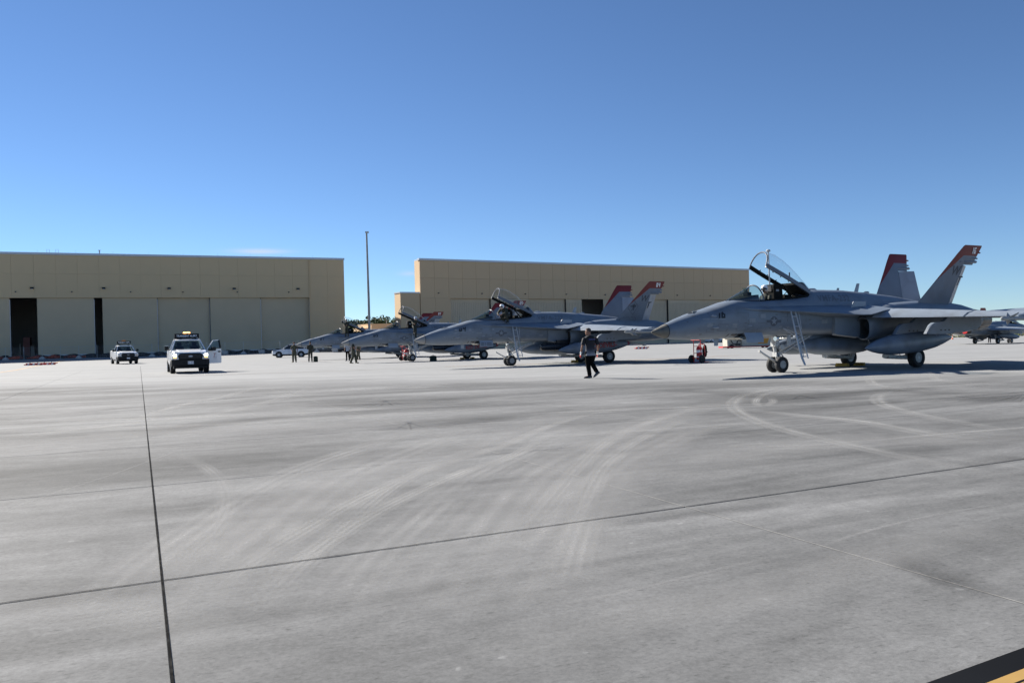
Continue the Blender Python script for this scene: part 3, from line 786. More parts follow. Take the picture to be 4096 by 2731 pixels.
def make_jet(num, loc, rot, label, radome='light', tank_text=None, emblem=False, pods=False, probe=False, ladder=True, chocks=True, canopy=True, cap=False, door_text=False):
    global FUSBVH
    t = thing('fighter_jet', label, 'fighter jet', loc, rot, 'fighter jets parked on the apron')
    def P(name, key, fn, parent=t, loc=None): return link(name, cached(key, fn), parent, loc)
    fus = P('fuselage', 'fus', lambda: fus_mesh(.55, 15.9, 'fuselage', M['grey']))
    if FUSBVH is None:
        FUSBVH = BVHTree.FromPolygons([v.co for v in fus.data.vertices], [tuple(p.vertices) for p in fus.data.polygons])
    P('radome', 'rad' + radome, lambda: fus_mesh(0.0, .545, 'radome', M['radome_dark' if radome == 'dark' else 'radome_light']))
    P('radome_seam', 'seam', lambda: JB().loft([sec_ring(*(lambda q: (x, q[1] - .004, q[2] + .004, q[3] + .004, q[4], 2, 2))(fus_at(x))) for x in (.535, .56)], True, (False, False)).mesh('radome_seam', M['black'], 40))
    P('cockpit_interior', 'cock', cockpit_mesh)
    P('ejection_seat', 'seat', seat_mesh)
    P('windshield_glass', 'wsg', windshield_mesh); P('windshield_frame', 'wsf', ws_frame_mesh)
    cf = P('canopy_frame', 'canf', canopy_frame_mesh); P('canopy_glass', 'cang', canopy_glass_mesh, cf)
    for q in BLADES: P('blade_antenna', 'bl%s' % q[0], lambda: one_blade(*q))
    for q in BLIST: P('blister_fairing', 'bs%s%s' % (q[0], q[2]), lambda: blister(*q))
    if probe: P('refuelling_probe', 'probe', probe_mesh)
    for s in (1, -1):
        k = str(s)
        P('leading_edge_extension', 'lex' + k, lambda: lex_mesh(s))
        P('extension_fence', 'lxf' + k, lambda: lexfence_mesh(s))
        w = P('wing', 'wing' + k, lambda: wing_mesh(s))
        P('leading_edge_flap', 'lef' + k, lambda: leflap_mesh(s), w); P('trailing_edge_flap', 'tef' + k, lambda: teflap_mesh(s), w); P('launch_rail', 'rail' + k, lambda: rail_mesh(s), w)
        P('engine_nacelle', 'nac' + k, lambda: nacelle_mesh(s)); P('exhaust_nozzle', 'noz' + k, lambda: nozzle_mesh(s))
        P('intake_ramp', 'spl' + k, lambda: splitter_mesh(s))
        f = P('vertical_tail', 'fin' + k, lambda: fin_mesh(s)); P('rudder', 'rud' + k, lambda: rudder_mesh(s), f)
        P('horizontal_stabilator', 'stab' + k, lambda: stab_mesh(s))
        P('air_to_air_missile', 'mis' + k, lambda: missile_mesh(s))
        P('wing_pylon', 'py1' + k, lambda: pylon_mesh(s, 2.24, 8.84, 0)); P('wing_pylon', 'py2' + k, lambda: pylon_mesh(s, 3.4, 8.9, 0))
        tk = P('fuel_tank', 'tank', tank_mesh, t, (7.34, -s * 2.24, .79)); tk.rotation_euler = (0, -R(3.6), 0)
        tk['label'] = 'grey torpedo shaped fuel tank under the wing'
        if cap: P('tank_tail_cone', 'tcap', tank_cap_mesh, tk)
        if s == 1 and tank_text:
            bm = text_mesh(tank_text, .36, .008, .2, .05)
            def tf(tx, ty):
                return Vector((2.55 + tx, -math.sqrt(max(.001, .376 ** 2 - (ty + .03) ** 2)), ty + .03))
            decal(bm, 'tank_lettering', M['redlet'], tk, tf)
        g = P('main_gear_strut', 'mgs' + k, lambda: main_strut_mesh(s))
        P('tyre', 'mty', lambda: wheel_mesh(.37, .28, .2), g, (11.07, -s * 1.50, .365)); P('rim', 'mri', lambda: rim_mesh(.2, .28), g, (11.07, -s * 1.50, .365))
        P('main_gear_door', 'mgd' + k, lambda: main_door_mesh(s))
    n = P('nose_gear_strut', 'ngs', nose_strut_mesh)
    for s in (1, -1):
        P('tyre', 'nty', lambda: wheel_mesh(.285, .17, .15), n, (5.56, -s * .20, .28)); P('rim', 'nri', lambda: rim_mesh(.15, .17, 6), n, (5.56, -s * .20, .28))
    P('launch_bar', 'lb', launch_bar_mesh, n); P('nose_gear_door', 'ngd', nose_door_mesh)
    ct = P('fuel_tank', 'tank', tank_mesh, t, (6.3, 0, .90)); ct['label'] = 'grey centreline fuel tank under the belly'
    P('centreline_pylon', 'cpy', centre_pylon_mesh)
    P('arresting_hook', 'hook', hook_mesh)
    if pods: P('targeting_pod', 'pod', pod_mesh)
    if ladder:
        l = P('boarding_ladder', 'lad', ladder_mesh)
        for i in range(5):
            z = 1.95 - i * .345
            tt = (2.12 - z) / (2.12 - .5)
            P('rung', 'rung', rung_mesh, l, (5.32 + .06 * tt, -(.90 + .37 * tt), z))
    P('avionics_bay_door', 'avd', airdoor_mesh); P('equipment_bay', 'bay', bay_mesh)
    # markings
    if num:
        decal(digits_bm(num, .30, .035), 'nose_number', M['black'], t, side_map(2.49, 2.075, .014, 1, .9))
        decal(digits_bm(num, .23), 'tail_number', M['whitelet'], t, fin_map(14.55, 4.405))
        decal(text_mesh('VMFA-232', .34, .004, 0.0, .05, 1.12), 'squadron_lettering', M['letter_faint'], t, side_map(7.75, 2.60, .010, 1, .5))
        decal(text_mesh('W', .5, .006, .25), 'tail_letter', M['tail_letter'], t, fin_map(13.68, 3.62)); decal(text_mesh('T', .5, .006, .25), 'tail_letter', M['tail_letter'], t, fin_map(14.04, 3.24, 0, .03))
        decal(poly_bm([ellipse(0, 0, .17, .17, 24)], .06), 'insignia_disc', M['low_vis'], t, side_map(4.73, 1.80, .010))
        decal(poly_bm([[(-.33, -.045), (-.17, -.045), (-.17, .045), (-.33, .045)], [(.17, -.045), (.33, -.045), (.33, .045), (.17, .045)]], .06), 'insignia_bar', M['low_vis'], t, side_map(4.73, 1.80, .010))
        decal(poly_bm(star_polys(.15), .05), 'insignia_star', M['low_vis2'], t, side_map(4.73, 1.80, .016))
        if emblem:
            def ringpoly(r0, r1):
                q = [(0, 1), (1, 0), (0, -1), (-1, 0)]
                return [[(q[i][0] * r0 * .8, q[i][1] * r0), (q[(i + 1) % 4][0] * r0 * .8, q[(i + 1) % 4][1] * r0), (q[(i + 1) % 4][0] * r1 * .8, q[(i + 1) % 4][1] * r1), (q[i][0] * r1 * .8, q[i][1] * r1)] for i in range(4)]
            fig = [[(-.2, .05), (-.02, .0), (0, .05), (-.18, .09)], [(-.04, .1), (.12, .16), (.14, .0), (.0, -.08)], [(.0, -.06), (.05, -.04), (-.08, -.22), (-.12, -.2)], [(.06, -.04), (.12, .0), (.06, -.2), (.0, -.2)], [(.12, .02), (.2, .12), (.22, .02), (.14, -.06)]]
            decal(poly_bm(ringpoly(.46, .43)), 'tail_emblem', M['tail_letter'], t, fin_map(12.98, 3.15, R(8), .065)); decal(poly_bm(fig), 'tail_emblem', M['tail_letter'], t, fin_map(12.98, 3.15, R(8), .066))
            sk = [(-.6, -.1), (.55, -.1), (.55, .06), (.42, .1), (.4, .04), (.3, .04), (.28, .12), (.2, .12), (.18, .05), (.05, .06), (0, .13), (-.1, .06), (-.25, .06), (-.3, .12), (-.38, .05), (-.6, .03)]
            decal(poly_bm([[sk[i], sk[(i + 1) % len(sk)], (sk[(i + 1) % len(sk)][0] * .97, sk[(i + 1) % len(sk)][1] * .85), (sk[i][0] * .97, sk[i][1] * .85)] for i in range(len(sk))]), 'tail_emblem', M['tail_letter'], t, fin_map(12.75, 2.46, 0, .085))
        # exhaust strip light, gun port, vents and panel outlines
        for a, bb in ((1.76, 2.02), (2.06, 2.34), (2.38, 2.64)):
            decal(poly_bm([[(a, -.02), (bb, -.02), (bb, .02), (a, .02)]], .06), 'formation_light', M['low_vis2'], t, side_map(0, 1.905, .006))
        def top(tx, ty):
            f = fus_at(tx); c = max(-.95, min(.95, ty / f[3])); return Vector((tx, -ty, f[4] + (f[2] - f[4]) * abs(1 - abs(c) ** 2) ** .5 + .01))
        decal(poly_bm([ellipse(1.68, .06, .2, .07, 18)], .05), 'gun_port', M['black'], t, top)
        link('gun_muzzle', cached('gun', lambda: MB().lathe([(1.66, .025), (1.8, .035), (1.86, .03)], 'x', (0, -.075, 2.155), 8).mesh('gun_muzzle', M['missile'])), t)
        for a, bb in ((2.86, 2.92), (3.02, 3.26), (3.29, 3.52)):
            decal(poly_bm([[(a, 1.30), (bb, 1.30), (bb + .03, 1.40), (a + .03, 1.40)]], .05), 'vent_grille', M['darkmetal'], t, side_map(0, 0, .006))
        lines = []
        def rect(x0, z0, x1, z1, w=.009): lines.extend([[(x0, z0), (x1, z0), (x1, z0 + w), (x0, z0 + w)], [(x0, z1), (x1, z1), (x1, z1 + w), (x0, z1 + w)], [(x0, z0), (x0 + w, z0), (x0 + w, z1), (x0, z1)], [(x1, z0), (x1 + w, z0), (x1 + w, z1), (x1, z1)]])
        rect(1.9, 1.47, 2.2, 1.75); rect(3.15, 1.5, 3.6, 2.1); rect(5.35, 1.34, 5.36, 2.1); rect(6.2, 1.35, 6.9, 2.05); rect(2.35, 1.5, 2.75, 1.72); rect(5.3, 2.25, 5.95, 2.52); rect(1.62, 1.3, 1.63, 2.0); rect(7.0, 2.32, 8.9, 2.8)
        rect(4.05, 1.45, 4.4, 1.75)
        decal(poly_bm(lines, .25), 'panel_line', M['low_vis'], t, side_map(0, 0, .004))
    if num:
        rr = random.Random('w' + num); pale, dark = [], []
        for _ in range(46):
            x, z = rr.uniform(1.2, 8.4), rr.uniform(1.36, 2.16); a, c = rr.uniform(.015, .09), rr.uniform(.008, .03)
            (pale if rr.random() < .35 else dark).append([(x + a * math.cos(q), z + c * math.sin(q)) for q in [k * 1.047 for k in range(6)]])
        for _ in range(14):
            x, z = rr.uniform(3.2, 8.6), rr.uniform(1.4, 2.1); h_ = rr.uniform(.08, .3); dark.append([(x, z), (x + .012, z), (x + .03, z - h_), (x + .022, z - h_)])
        for _ in range(8):
            x, z = rr.uniform(1.8, 8.0), rr.uniform(1.45, 2.0); a, c = rr.uniform(.1, .3), rr.uniform(.05, .14); pale.append([(x, z), (x + a, z), (x + a, z + c), (x, z + c)])
        tag(decal(poly_bm(dark, .12), 'paint_stain', M['stain'], t, side_map(0, 0, .0045)), kind='stuff'); tag(decal(poly_bm(pale, .12), 'paint_touch_up', M['touch'], t, side_map(0, 0, .003)), kind='stuff')
    if door_text:
        rr = random.Random(5); bars = []
        for z, n in ((1.285, 11), (1.19, 12)):
            for i in range(n):
                if i in (3, 5): continue
                x = 3.53 + i * .055; bars.append([(x, z - .03), (x + .036, z - .03), (x + .036, z + .025), (x, z + .025)])
        decal(poly_bm(bars), 'door_lettering', M['low_vis'], t, lambda x, y: Vector((x, -.712, y)))
    return t
# ------------------------------------------------------------------ apron
GO = Vector((-2.06, 4.78, 0)); G1 = Vector((0.893, 0.450, 0)); G2 = Vector((-0.412, 0.911, 0)); GW, GL = 3.80, 3.68
def apron_material():
    m = bpy.data.materials.new('apron_concrete'); m.use_nodes = True
    t = m.node_tree; b = t.nodes['Principled BSDF']; N = t.nodes; L = t.links
    geo = N.new('ShaderNodeNewGeometry')
    def mapped(rot, sc):
        q = N.new('ShaderNodeMapping'); q.vector_type = 'TEXTURE'; q.inputs['Rotation'].default_value = (0, 0, rot); q.inputs['Scale'].default_value = tuple(1 / v for v in sc)
        L.new(geo.outputs['Position'], q.inputs[0]); return q.outputs[0]
    def noise(vec, sc, det=6, rough=.55, dist=0):
        n = N.new('ShaderNodeTexNoise'); n.inputs['Scale'].default_value = sc; n.inputs['Detail'].default_value = det; n.inputs['Roughness'].default_value = rough
        n.inputs['Distortion'].default_value = dist
        L.new(vec, n.inputs['Vector']); return n.outputs[0]
    def mr(f, a, c, lo, hi, sm=False):
        r = N.new('ShaderNodeMapRange'); L.new(f, r.inputs[0])
        if sm: r.interpolation_type = 'SMOOTHSTEP'
        for i, v in enumerate((a, c, lo, hi)): r.inputs[i + 1].default_value = v
        return r.outputs[0]
    def mth(op, a, c):
        n = N.new('ShaderNodeMath'); n.operation = op
        for i, v in enumerate((a, c)):
            if isinstance(v, (int, float)): n.inputs[i].default_value = v
            else: L.new(v, n.inputs[i])
        return n.outputs[0]
    flat = mapped(0, (1, 1, 0.001))
    streak = mapped(R(22), (0.32, 1.3, 0.001))
    sp = N.new('ShaderNodeSeparateXYZ'); L.new(geo.outputs['Position'], sp.inputs[0])
    # large wandering tone, weathered streaks, aggregate speckle
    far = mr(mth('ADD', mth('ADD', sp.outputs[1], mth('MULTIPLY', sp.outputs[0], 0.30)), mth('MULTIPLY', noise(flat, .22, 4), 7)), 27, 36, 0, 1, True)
    tone = mr(noise(streak, .42, 7, .62, .6), .34, .66, .58, 1.22)
    patch = mr(noise(flat, .16, 4), .35, .65, .80, 1.14)
    fine = mr(noise(flat, 34, 6, .75), .3, .7, .78, 1.22)
    speck = mr(noise(mapped(R(18), (14, 42, .001)), 1, 4, .7), .56, .70, 1.0, .62)
    pale = mr(noise(flat, 9, 2, .4), .74, .77, 1.0, 1.3)
    streakfar = mr(noise(mapped(R(3), (0.05, .55, .001)), 1, 5, .6), .3, .7, .88, 1.1)
    oi = N.new('ShaderNodeObjectInfo')
    slab = mr(oi.outputs['Random'], 0, 1, .965, 1.035)
    near = mth('MULTIPLY', mth('MULTIPLY', tone, patch), mth('MULTIPLY', mth('MULTIPLY', fine, speck), mth('MULTIPLY', pale, slab)))
    mott = mr(noise(flat, 4.5, 6, .7), .32, .68, .88, 1.12)
    smear = mr(noise(mapped(R(30), (.7, 5.0, .001)), 1, 5, .65), .35, .66, .9, 1.09)
    near = mth('MULTIPLY', mth('MULTIPLY', near, mott), smear)
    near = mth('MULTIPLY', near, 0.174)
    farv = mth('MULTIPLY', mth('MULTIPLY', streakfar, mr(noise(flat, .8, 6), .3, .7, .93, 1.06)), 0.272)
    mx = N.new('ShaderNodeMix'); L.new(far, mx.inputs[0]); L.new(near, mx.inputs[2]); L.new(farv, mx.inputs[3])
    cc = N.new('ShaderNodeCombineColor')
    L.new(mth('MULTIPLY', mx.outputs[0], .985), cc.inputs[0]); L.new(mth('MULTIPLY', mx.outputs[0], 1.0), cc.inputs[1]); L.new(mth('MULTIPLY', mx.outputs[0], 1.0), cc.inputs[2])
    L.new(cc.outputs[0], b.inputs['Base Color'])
    b.inputs['Roughness'].default_value = .88; b.inputs['Specular IOR Level'].default_value = .15
    bp = N.new('ShaderNodeBump'); bp.inputs['Strength'].default_value = .35; bp.inputs['Distance'].default_value = .006
    L.new(noise(mapped(R(26), (40, 150, .001)), 1, 4, .7), bp.inputs['Height']); L.new(bp.outputs[0], b.inputs['Normal'])
    return m
M['apron'] = apron_material()
M['sealant'] = mat('joint_sealant', (0.010, 0.010, 0.010), 0.95, spec=0.02, var=.5, scale=14, dirt=(.12, .12, .11), dirt_amt=.2, dirt_scale=12, coord='Object')
M['tan_sealant'] = mat('tan_sealant', (0.235, 0.23, 0.215), 0.8, var=.25, scale=9)
M['bed'] = mat('joint_filler', (0.09, 0.088, 0.08), 0.9)  # dark filler colour of the bed between slabs
M['earth'] = mat('scrub_ground', (0.09, 0.085, 0.045), 1.0, var=.4, scale=.05)
apron = thing('apron', None, None)
del_keys = tag(apron, kind='structure')
def gxy(s, t): return GO + G1 * (s * GW) + G2 * (t * GL)
SLABS = set()
for i in range(-16, 17):
    for j in range(-2, 17):
        q = gxy(i + .5, j + .5)
        if q.y < 62 and q.y > 0.6 and abs(q.x) < q.y * 0.66 + 4.4: SLABS.add((i, j))
def slab_mesh():
    b = MB(); g = .004; th = .06; h = .004
    def c(a, d, z, ins): return tuple(G1 * (a * (GW / 2 - g - ins)) + G2 * (d * (GL / 2 - g - ins)) + Vector((0, 0, z)))
    r = [[c(a, d, z, ins) for a, d in ((-1, -1), (1, -1), (1, 1), (-1, 1))] for z, ins in ((-th, 0), (-h, 0), (0, h))]
    b.loft(r)
    return b.mesh('concrete_slab', M['apron'], 0)
sm = slab_mesh()
for (i, j) in sorted(SLABS):
    q = gxy(i + .5, j + .5)
    o = link('concrete_slab', sm, apron, (q.x, q.y, 0))
# bed below the joints
b = MB(); cs = [gxy(i + a, j + d) for (i, j) in SLABS for a, d in ((0, 0), (1, 0), (1, 1), (0, 1))]
b.add([(v.x, v.y, -.035) for v in cs], [tuple(range(4 * k, 4 * k + 4)) for k in range(len(SLABS))])
b.obj('joint_bed', M['bed'], apron, 0)
# apron further out, one graded sheet around the slabs
b = MB(); idx = {}
def vid(i, j):
    if (i, j) not in idx:
        q = gxy(i, j); idx[(i, j)] = len(b.v); b.v.append((q.x, q.y, gz(q.x, q.y)))
    return idx[(i, j)]
def cell(i, j): b.f.append((vid(i, j), vid(i + 1, j), vid(i + 1, j + 1), vid(i, j + 1))); b.m.append(0)
for i in range(-60, 90):
    for j in range(-40, 70):
        if (i, j) not in SLABS: cell(i, j)
tag(b.obj('apron_sheet', M['apron'], apron, 0), kind='stuff')
b = MB(); n = 48
b.loft([[(r * math.cos(2 * math.pi * k / n), 60 + r * math.sin(2 * math.pi * k / n), z) for k in range(n)] for r, z in ((1, -.9), (600, -.9), (12000, -6))], True, (True, False))
g = b.obj('ground', M['earth'], None, 0); tag(g, kind='structure')

def ribbon(pts, w, z, name, m, parent, soft=True, dense=True):
    """thin strip along ground points, with an across coordinate stored for soft edges"""
    pts = [Vector((p[0], p[1], 0)) for p in pts]
    if dense:
        out = []
        n = len(pts)
        for i in range(n - 1):
            p0, p1, p2, p3 = pts[max(i - 1, 0)], pts[i], pts[i + 1], pts[min(i + 2, n - 1)]
            for k in range(8):
                t = k / 8
                out.append(0.5 * ((2 * p1) + (p2 - p0) * t + (2 * p0 - 5 * p1 + 4 * p2 - p3) * t * t + (3 * p1 - p0 - 3 * p2 + p3) * t ** 3))
        out.append(pts[-1]); pts = out
    vs, fs, uv = [], [], []
    L = 0
    for i, p in enumerate(pts):
        d = (pts[min(i + 1, len(pts) - 1)] - pts[max(i - 1, 0)]).normalized(); s = Vector((-d.y, d.x, 0))
        if i: L += (p - pts[i - 1]).length
        for e in (-1, 1):
            q = p + s * (w / 2 * e); vs.append((q.x, q.y, z + gz(q.x, q.y))); uv.append((i / (len(pts) - 1), (e + 1) / 2))
    for i in range(len(pts) - 1): fs.append((2 * i, 2 * i + 2, 2 * i + 3, 2 * i + 1))
    me = bpy.data.meshes.new(name); me.from_pydata(vs, [], fs); me.materials.append(m)
    ul = me.uv_layers.new(name='UVMap')
    for lp in me.loops: ul.data[lp.index].uv = uv[lp.vertex_index]
    finish(me, 0)
    for q in me.polygons:
        if q.normal.z < 0: q.flip()
    return link(name, me, parent)
def mark_material(name, col, strength, lines=4.0, tl=0.0):
    m = bpy.data.materials.new(name); m.use_nodes = True; t = m.node_tree; N = t.nodes; L = t.links
    b = N['Principled BSDF']; b.inputs['Base Color'].default_value = (*col, 1); b.inputs['Roughness'].default_value = .8; b.inputs['Specular IOR Level'].default_value = .3
    uv = N.new('ShaderNodeTexCoord'); sp = N.new('ShaderNodeSeparateXYZ'); L.new(uv.outputs['UV'], sp.inputs[0])
    def mth(op, a, c=None):
        n = N.new('ShaderNodeMath'); n.operation = op
        for i, v in enumerate((a, c)):
            if v is None: continue
            if isinstance(v, (int, float)): n.inputs[i].default_value = v
            else: L.new(v, n.inputs[i])
        n.use_clamp = False; return n.outputs[0]
    v = sp.outputs[1]
    edge = mth('MULTIPLY', mth('MULTIPLY', v, mth('SUBTRACT', 1.0, v)), 4.0)
    edge = mth('POWER', edge, .8)
    wav = mth('ADD', .74, mth('MULTIPLY', mth('SINE', mth('MULTIPLY', v, lines * 6.283)), .26))
    geo = N.new('ShaderNodeNewGeometry'); nz = N.new('ShaderNodeTexNoise'); nz.inputs['Scale'].default_value = 1.1; nz.inputs['Detail'].default_value = 5
    L.new(geo.outputs['Position'], nz.inputs['Vector'])
    r = N.new('ShaderNodeMapRange'); L.new(nz.outputs[0], r.inputs[0]); r.inputs[1].default_value = .35; r.inputs[2].default_value = .65; r.inputs[3].default_value = .35
    u = sp.outputs[0]
    ends = mth('MINIMUM', mth('MULTIPLY', mth('MULTIPLY', u, mth('SUBTRACT', 1.0, u)), 5.0), 1.0)
    f = mth('MULTIPLY', mth('MULTIPLY', edge, wav), mth('MULTIPLY', r.outputs[0], ends))
    nf = N.new('ShaderNodeTexNoise'); nf.inputs['Scale'].default_value = 45; nf.inputs['Detail'].default_value = 3; L.new(geo.outputs['Position'], nf.inputs['Vector'])
    f = mth('MULTIPLY', f, mth('MULTIPLY', nf.outputs[0], 1.7))
    f = mth('MINIMUM', mth('MULTIPLY', f, strength), .95)
    L.new(f, b.inputs['Alpha'])
    return m
M['mark_pale'] = mark_material('pale_tyre_mark', (.42, .42, .41), .68)
M['mark_wide'] = mark_material('wide_pale_mark', (.42, .42, .41), .55, 2.0)
M['mark_dark'] = mark_material('dark_rubber_mark', (.06, .06, .06), .38, 1.0)
M['dust'] = mark_material('pale_dust_band', (.36, .36, .355), .42, 0.0)
M['fan'] = mark_material('fanned_dust_streaks', (.38, .38, .375), .5, 4.0)
M['mark_arc'] = mark_material('arc_tyre_mark', (.36, .36, .355), .5)
def gp(*uvs): return [on_ground(u, v) for u, v in uvs]
def z1(x, y): return (x / 1.1484, 1450 + y / 1.1484)
def z2(x, y): return (2048 + x / 1.1484, 1450 + y / 1.1484)
K = [0]
def tyre_mark(pts, w, m='mark_pale', off=0.0):
    K[0] += 1
    g = gp(*pts)
    if off:
        out = []
        for i, p in enumerate(g):
            d = (g[min(i + 1, len(g) - 1)] - g[max(i - 1, 0)]).normalized(); out.append(p + Vector((-d.y, d.x, 0)) * off)
        g = out
    tag(ribbon(g, w, .0018 + .00004 * K[0], 'tyre_mark', M[m], apron), kind='stuff')
A = [z1(*q) for q in ((740, 405), (860, 440), (950, 483), (1020, 550), (1045, 620), (1030, 700), (975, 780), (880, 870), (770, 960))]
tyre_mark(A, .20, 'mark_arc')
Bm = [z1(*q) for q in ((980, 1060), (1130, 935), (1400, 770), (1700, 605), (2000, 478), (2330, 375))] + [z2(*q) for q in ((150, 300), (330, 245), (500, 215))]
tyre_mark(Bm, .24)
Bn = [z1(*q) for q in ((1160, 1060), (1330, 940), (1560, 790), (1800, 650), (2120, 505), (2352, 430))] + [z2(*q) for q in ((180, 330), (420, 260))]
tyre_mark(Bn, .22)
Cm = [z2(*q) for q in ((60, 770), (150, 660), (290, 500), (420, 375), (560, 300), (760, 235), (900, 195))]
tyre_mark(Cm, .26)
Cn = [z2(*q) for q in ((280, 760), (350, 600), (430, 470), (560, 370), (700, 300), (850, 245))]
tyre_mark(Cn, .26)
tyre_mark([z2(*q) for q in ((250, 1000), (290, 850), (340, 700))], .3)
Dm = [z2(*q) for q in ((1480, 90), (1300, 105), (1100, 140), (1025, 175), (1030, 215), (1110, 260), (1260, 310), (1600, 390), (1950, 462), (2352, 545))]
tyre_mark(Dm, .34, 'mark_wide')
tyre_mark([z2(*q) for q in ((1330, 110), (1180, 140), (1120, 175), (1150, 200), (1200, 180), (1180, 150))], .2)
tyre_mark([z2(*q) for q in ((1000, 210), (1300, 240), (1600, 270), (1950, 330), (2352, 350))], .45, 'mark_wide')
tyre_mark([z2(*q) for q in ((1640, 55), (1660, 95), (1760, 118), (1900, 128))], .35, 'mark_wide')
tyre_mark([z2(*q) for q in ((1760, 125), (1690, 150), (1690, 180), (1760, 210), (1950, 255), (2352, 320))], .36, 'mark_wide')
tyre_mark([z2(*q) for q in ((1930, 45), (1950, 75), (2060, 95), (2200, 92))], .35, 'mark_wide')
tyre_mark([z1(*q) for q in ((0, 350), (300, 315), (700, 270), (1000, 235), (1300, 160), (1480, 95))], .5, 'mark_wide')
tyre_mark([z1(*q) for q in ((0, 268), (500, 262), (1100, 245), (1700, 215), (2352, 185))], .5, 'mark_wide')
tyre_mark([z1(*q) for q in ((0, 300), (550, 300), (1100, 280), (1800, 240), (2352, 205))], .55, 'mark_wide')
tyre_mark([z1(*q) for q in ((560, 290), (800, 205), (1050, 150), (1250, 95))], .4, 'mark_wide')
tyre_mark([z1(*q) for q in ((0, 690), (250, 600), (500, 520), (750, 430), (920, 375))], .05, 'dust')
tyre_mark([z2(*q) for q in ((1400, 850), (1650, 770), (1950, 700), (2300, 640))], .05, 'dust')
tyre_mark([z2(*q) for q in ((200, 1110), (450, 1070), (700, 1010), (1200, 890))], .05, 'dust')
tyre_mark([z2(*q) for q in ((430, 745), (700, 705), (1000, 668), (1250, 640))], .35, 'mark_dark')
tyre_mark([z2(*q) for q in ((2050, 480), (2200, 450), (2352, 430))], .4, 'mark_dark')
tyre_mark([z1(*q) for q in ((0, 1090), (300, 1065), (650, 1030), (900, 1000))], .5, 'mark_dark')
tyre_mark([z1(*q) for q in ((1500, 180), (1700, 190), (1950, 175), (2352, 130))], 2.4, 'mark_dark')
tyre_mark([z1(*q) for q in ((1750, 290), (1950, 285), (2352, 235))], 1.6, 'mark_dark')
tyre_mark([z1(*q) for q in ((560, 340), (900, 290), (1300, 240))], 1.2, 'mark_dark')
tyre_mark([z2(*q) for q in ((600, 125), (900, 130), (1300, 160), (1600, 130), (2100, 100))], 1.5, 'mark_dark')
tyre_mark([z2(*q) for q in ((1900, 110), (2150, 150), (2400, 160))], 3.0, 'mark_dark')
tyre_mark([z2(*q) for q in ((1750, 870), (2000, 985), (2250, 1080))], .35, 'mark_dark')
tyre_mark([z1(*q) for q in ((850, 1150), (1250, 850), (1650, 620), (2000, 450), (2352, 330))] + [z2(*q) for q in ((300, 230), (700, 180))], 1.0, 'dust')
tyre_mark([z2(*q) for q in ((-60, 820), (150, 600), (350, 420), (600, 290), (900, 200), (1300, 120))], .9, 'dust')
tyre_mark([z2(*q) for q in ((220, 1150), (330, 800), (520, 520), (760, 350), (1000, 240))], .7, 'dust')
tyre_mark([z2(*q) for q in ((600, 560), (1000, 430), (1500, 360), (2000, 350), (2400, 330))], 1.3, 'dust')
tyre_mark([z1(*q) for q in ((500, 1000), (900, 860), (1200, 700), (1500, 520), (1750, 330))], .7, 'dust')
tyre_mark([z1(*q) for q in ((-100, 420), (600, 330), (1300, 300), (2000, 260))], 1.4, 'dust')
tyre_mark([z1(*q) for q in ((-100, 1180), (300, 1120), (700, 1180), (1100, 1330))], .5, 'dust')
tyre_mark([z2(*q) for q in ((-200, 1380), (500, 1180), (1200, 1040), (1900, 830), (2400, 760))], .5, 'dust')
for k in range(6):
    rr = random.Random(300 + k); a = -.2 + k * .24; j = lambda v: v + rr.uniform(-25, 25)
    tyre_mark([z1(j(700 + 1500 * a), 1180 + rr.uniform(-60, 60)), z1(j(1150 + 1350 * a), 800), z1(j(1650 + 1150 * a), 480), z1(j(2250 + 1000 * a), 270)], rr.choice((.22, .5, .8)), 'fan')
for k in range(12):
    rr = random.Random(100 + k); x0 = rr.uniform(-200, 1500); y0 = rr.uniform(80, 420); ln = rr.uniform(500, 1500); sl = rr.uniform(-.10, -.02)
    f_ = z1 if k % 2 else z2
    tyre_mark([f_(x0, y0), f_(x0 + ln * .5, y0 + ln * .5 * sl + rr.uniform(-8, 8)), f_(x0 + ln, y0 + ln * sl)], rr.uniform(.12, .5) * (1 if y0 < 250 else .5), rr.choice(('mark_wide', 'dust', 'mark_dark')))
# sealed joints
def seal(p0, p1, w, m, z=.0058):
    n = 40; pts = []
    rr = random.Random(3)
    for k in range(n + 1):
        q = p0.lerp(p1, k / n); pts.append((q.x, q.y))
    ribbon(pts, w, z, 'joint_sealant', M[m], apron, dense=False)
seal(gxy(0, -1.2), gxy(0, 20), .012, 'sealant'); seal(gxy(-1, 0), gxy(3.6, 0), .009, 'sealant'); seal(gxy(1, -1.3), gxy(1, 9), .011, 'tan_sealant', .0010)
# painted lines on the apron
def painted(pts, w, z=.0072, m='linepaint', name='ground_line'): ribbon(pts, w, z, name, M[m], apron)
M['linepaint'] = mat('worn_yellow_line', (0.40, 0.20, 0.04), 0.7, var=.25, scale=.8, coord='Object')
M['faded'] = mat('faded_tan_line', (0.20, 0.175, 0.13), 0.8, var=.2, scale=.5, coord='Object')
M['blackline'] = mat('near_black_strip', (0.008, 0.009, 0.011), 0.95, spec=0.05, var=.2, scale=1)
M['brightyellow'] = mat('fresh_yellow_line', (0.36, 0.22, 0.06), 0.6, var=.08, scale=5)
painted([on_ground(*q) for q in ((-200, 1532), (0, 1526), (350, 1517), (1050, 1493), (1700, 1471), (2100, 1459))], .14, m='faded')
painted([at(u, D) for u, D in ((-40, 58), (0, 61), (60, 68), (110, 78), (150, 90), (215, 113), (260, 130))], .22)
painted([at(u, D) for u, D in ((110, 78), (180, 75), (300, 74), (430, 76))], .12, m='faded')
painted([on_ground(*q) for q in ((1780, 1466), (2300, 1450), (2700, 1433), (2960, 1421))], .14)
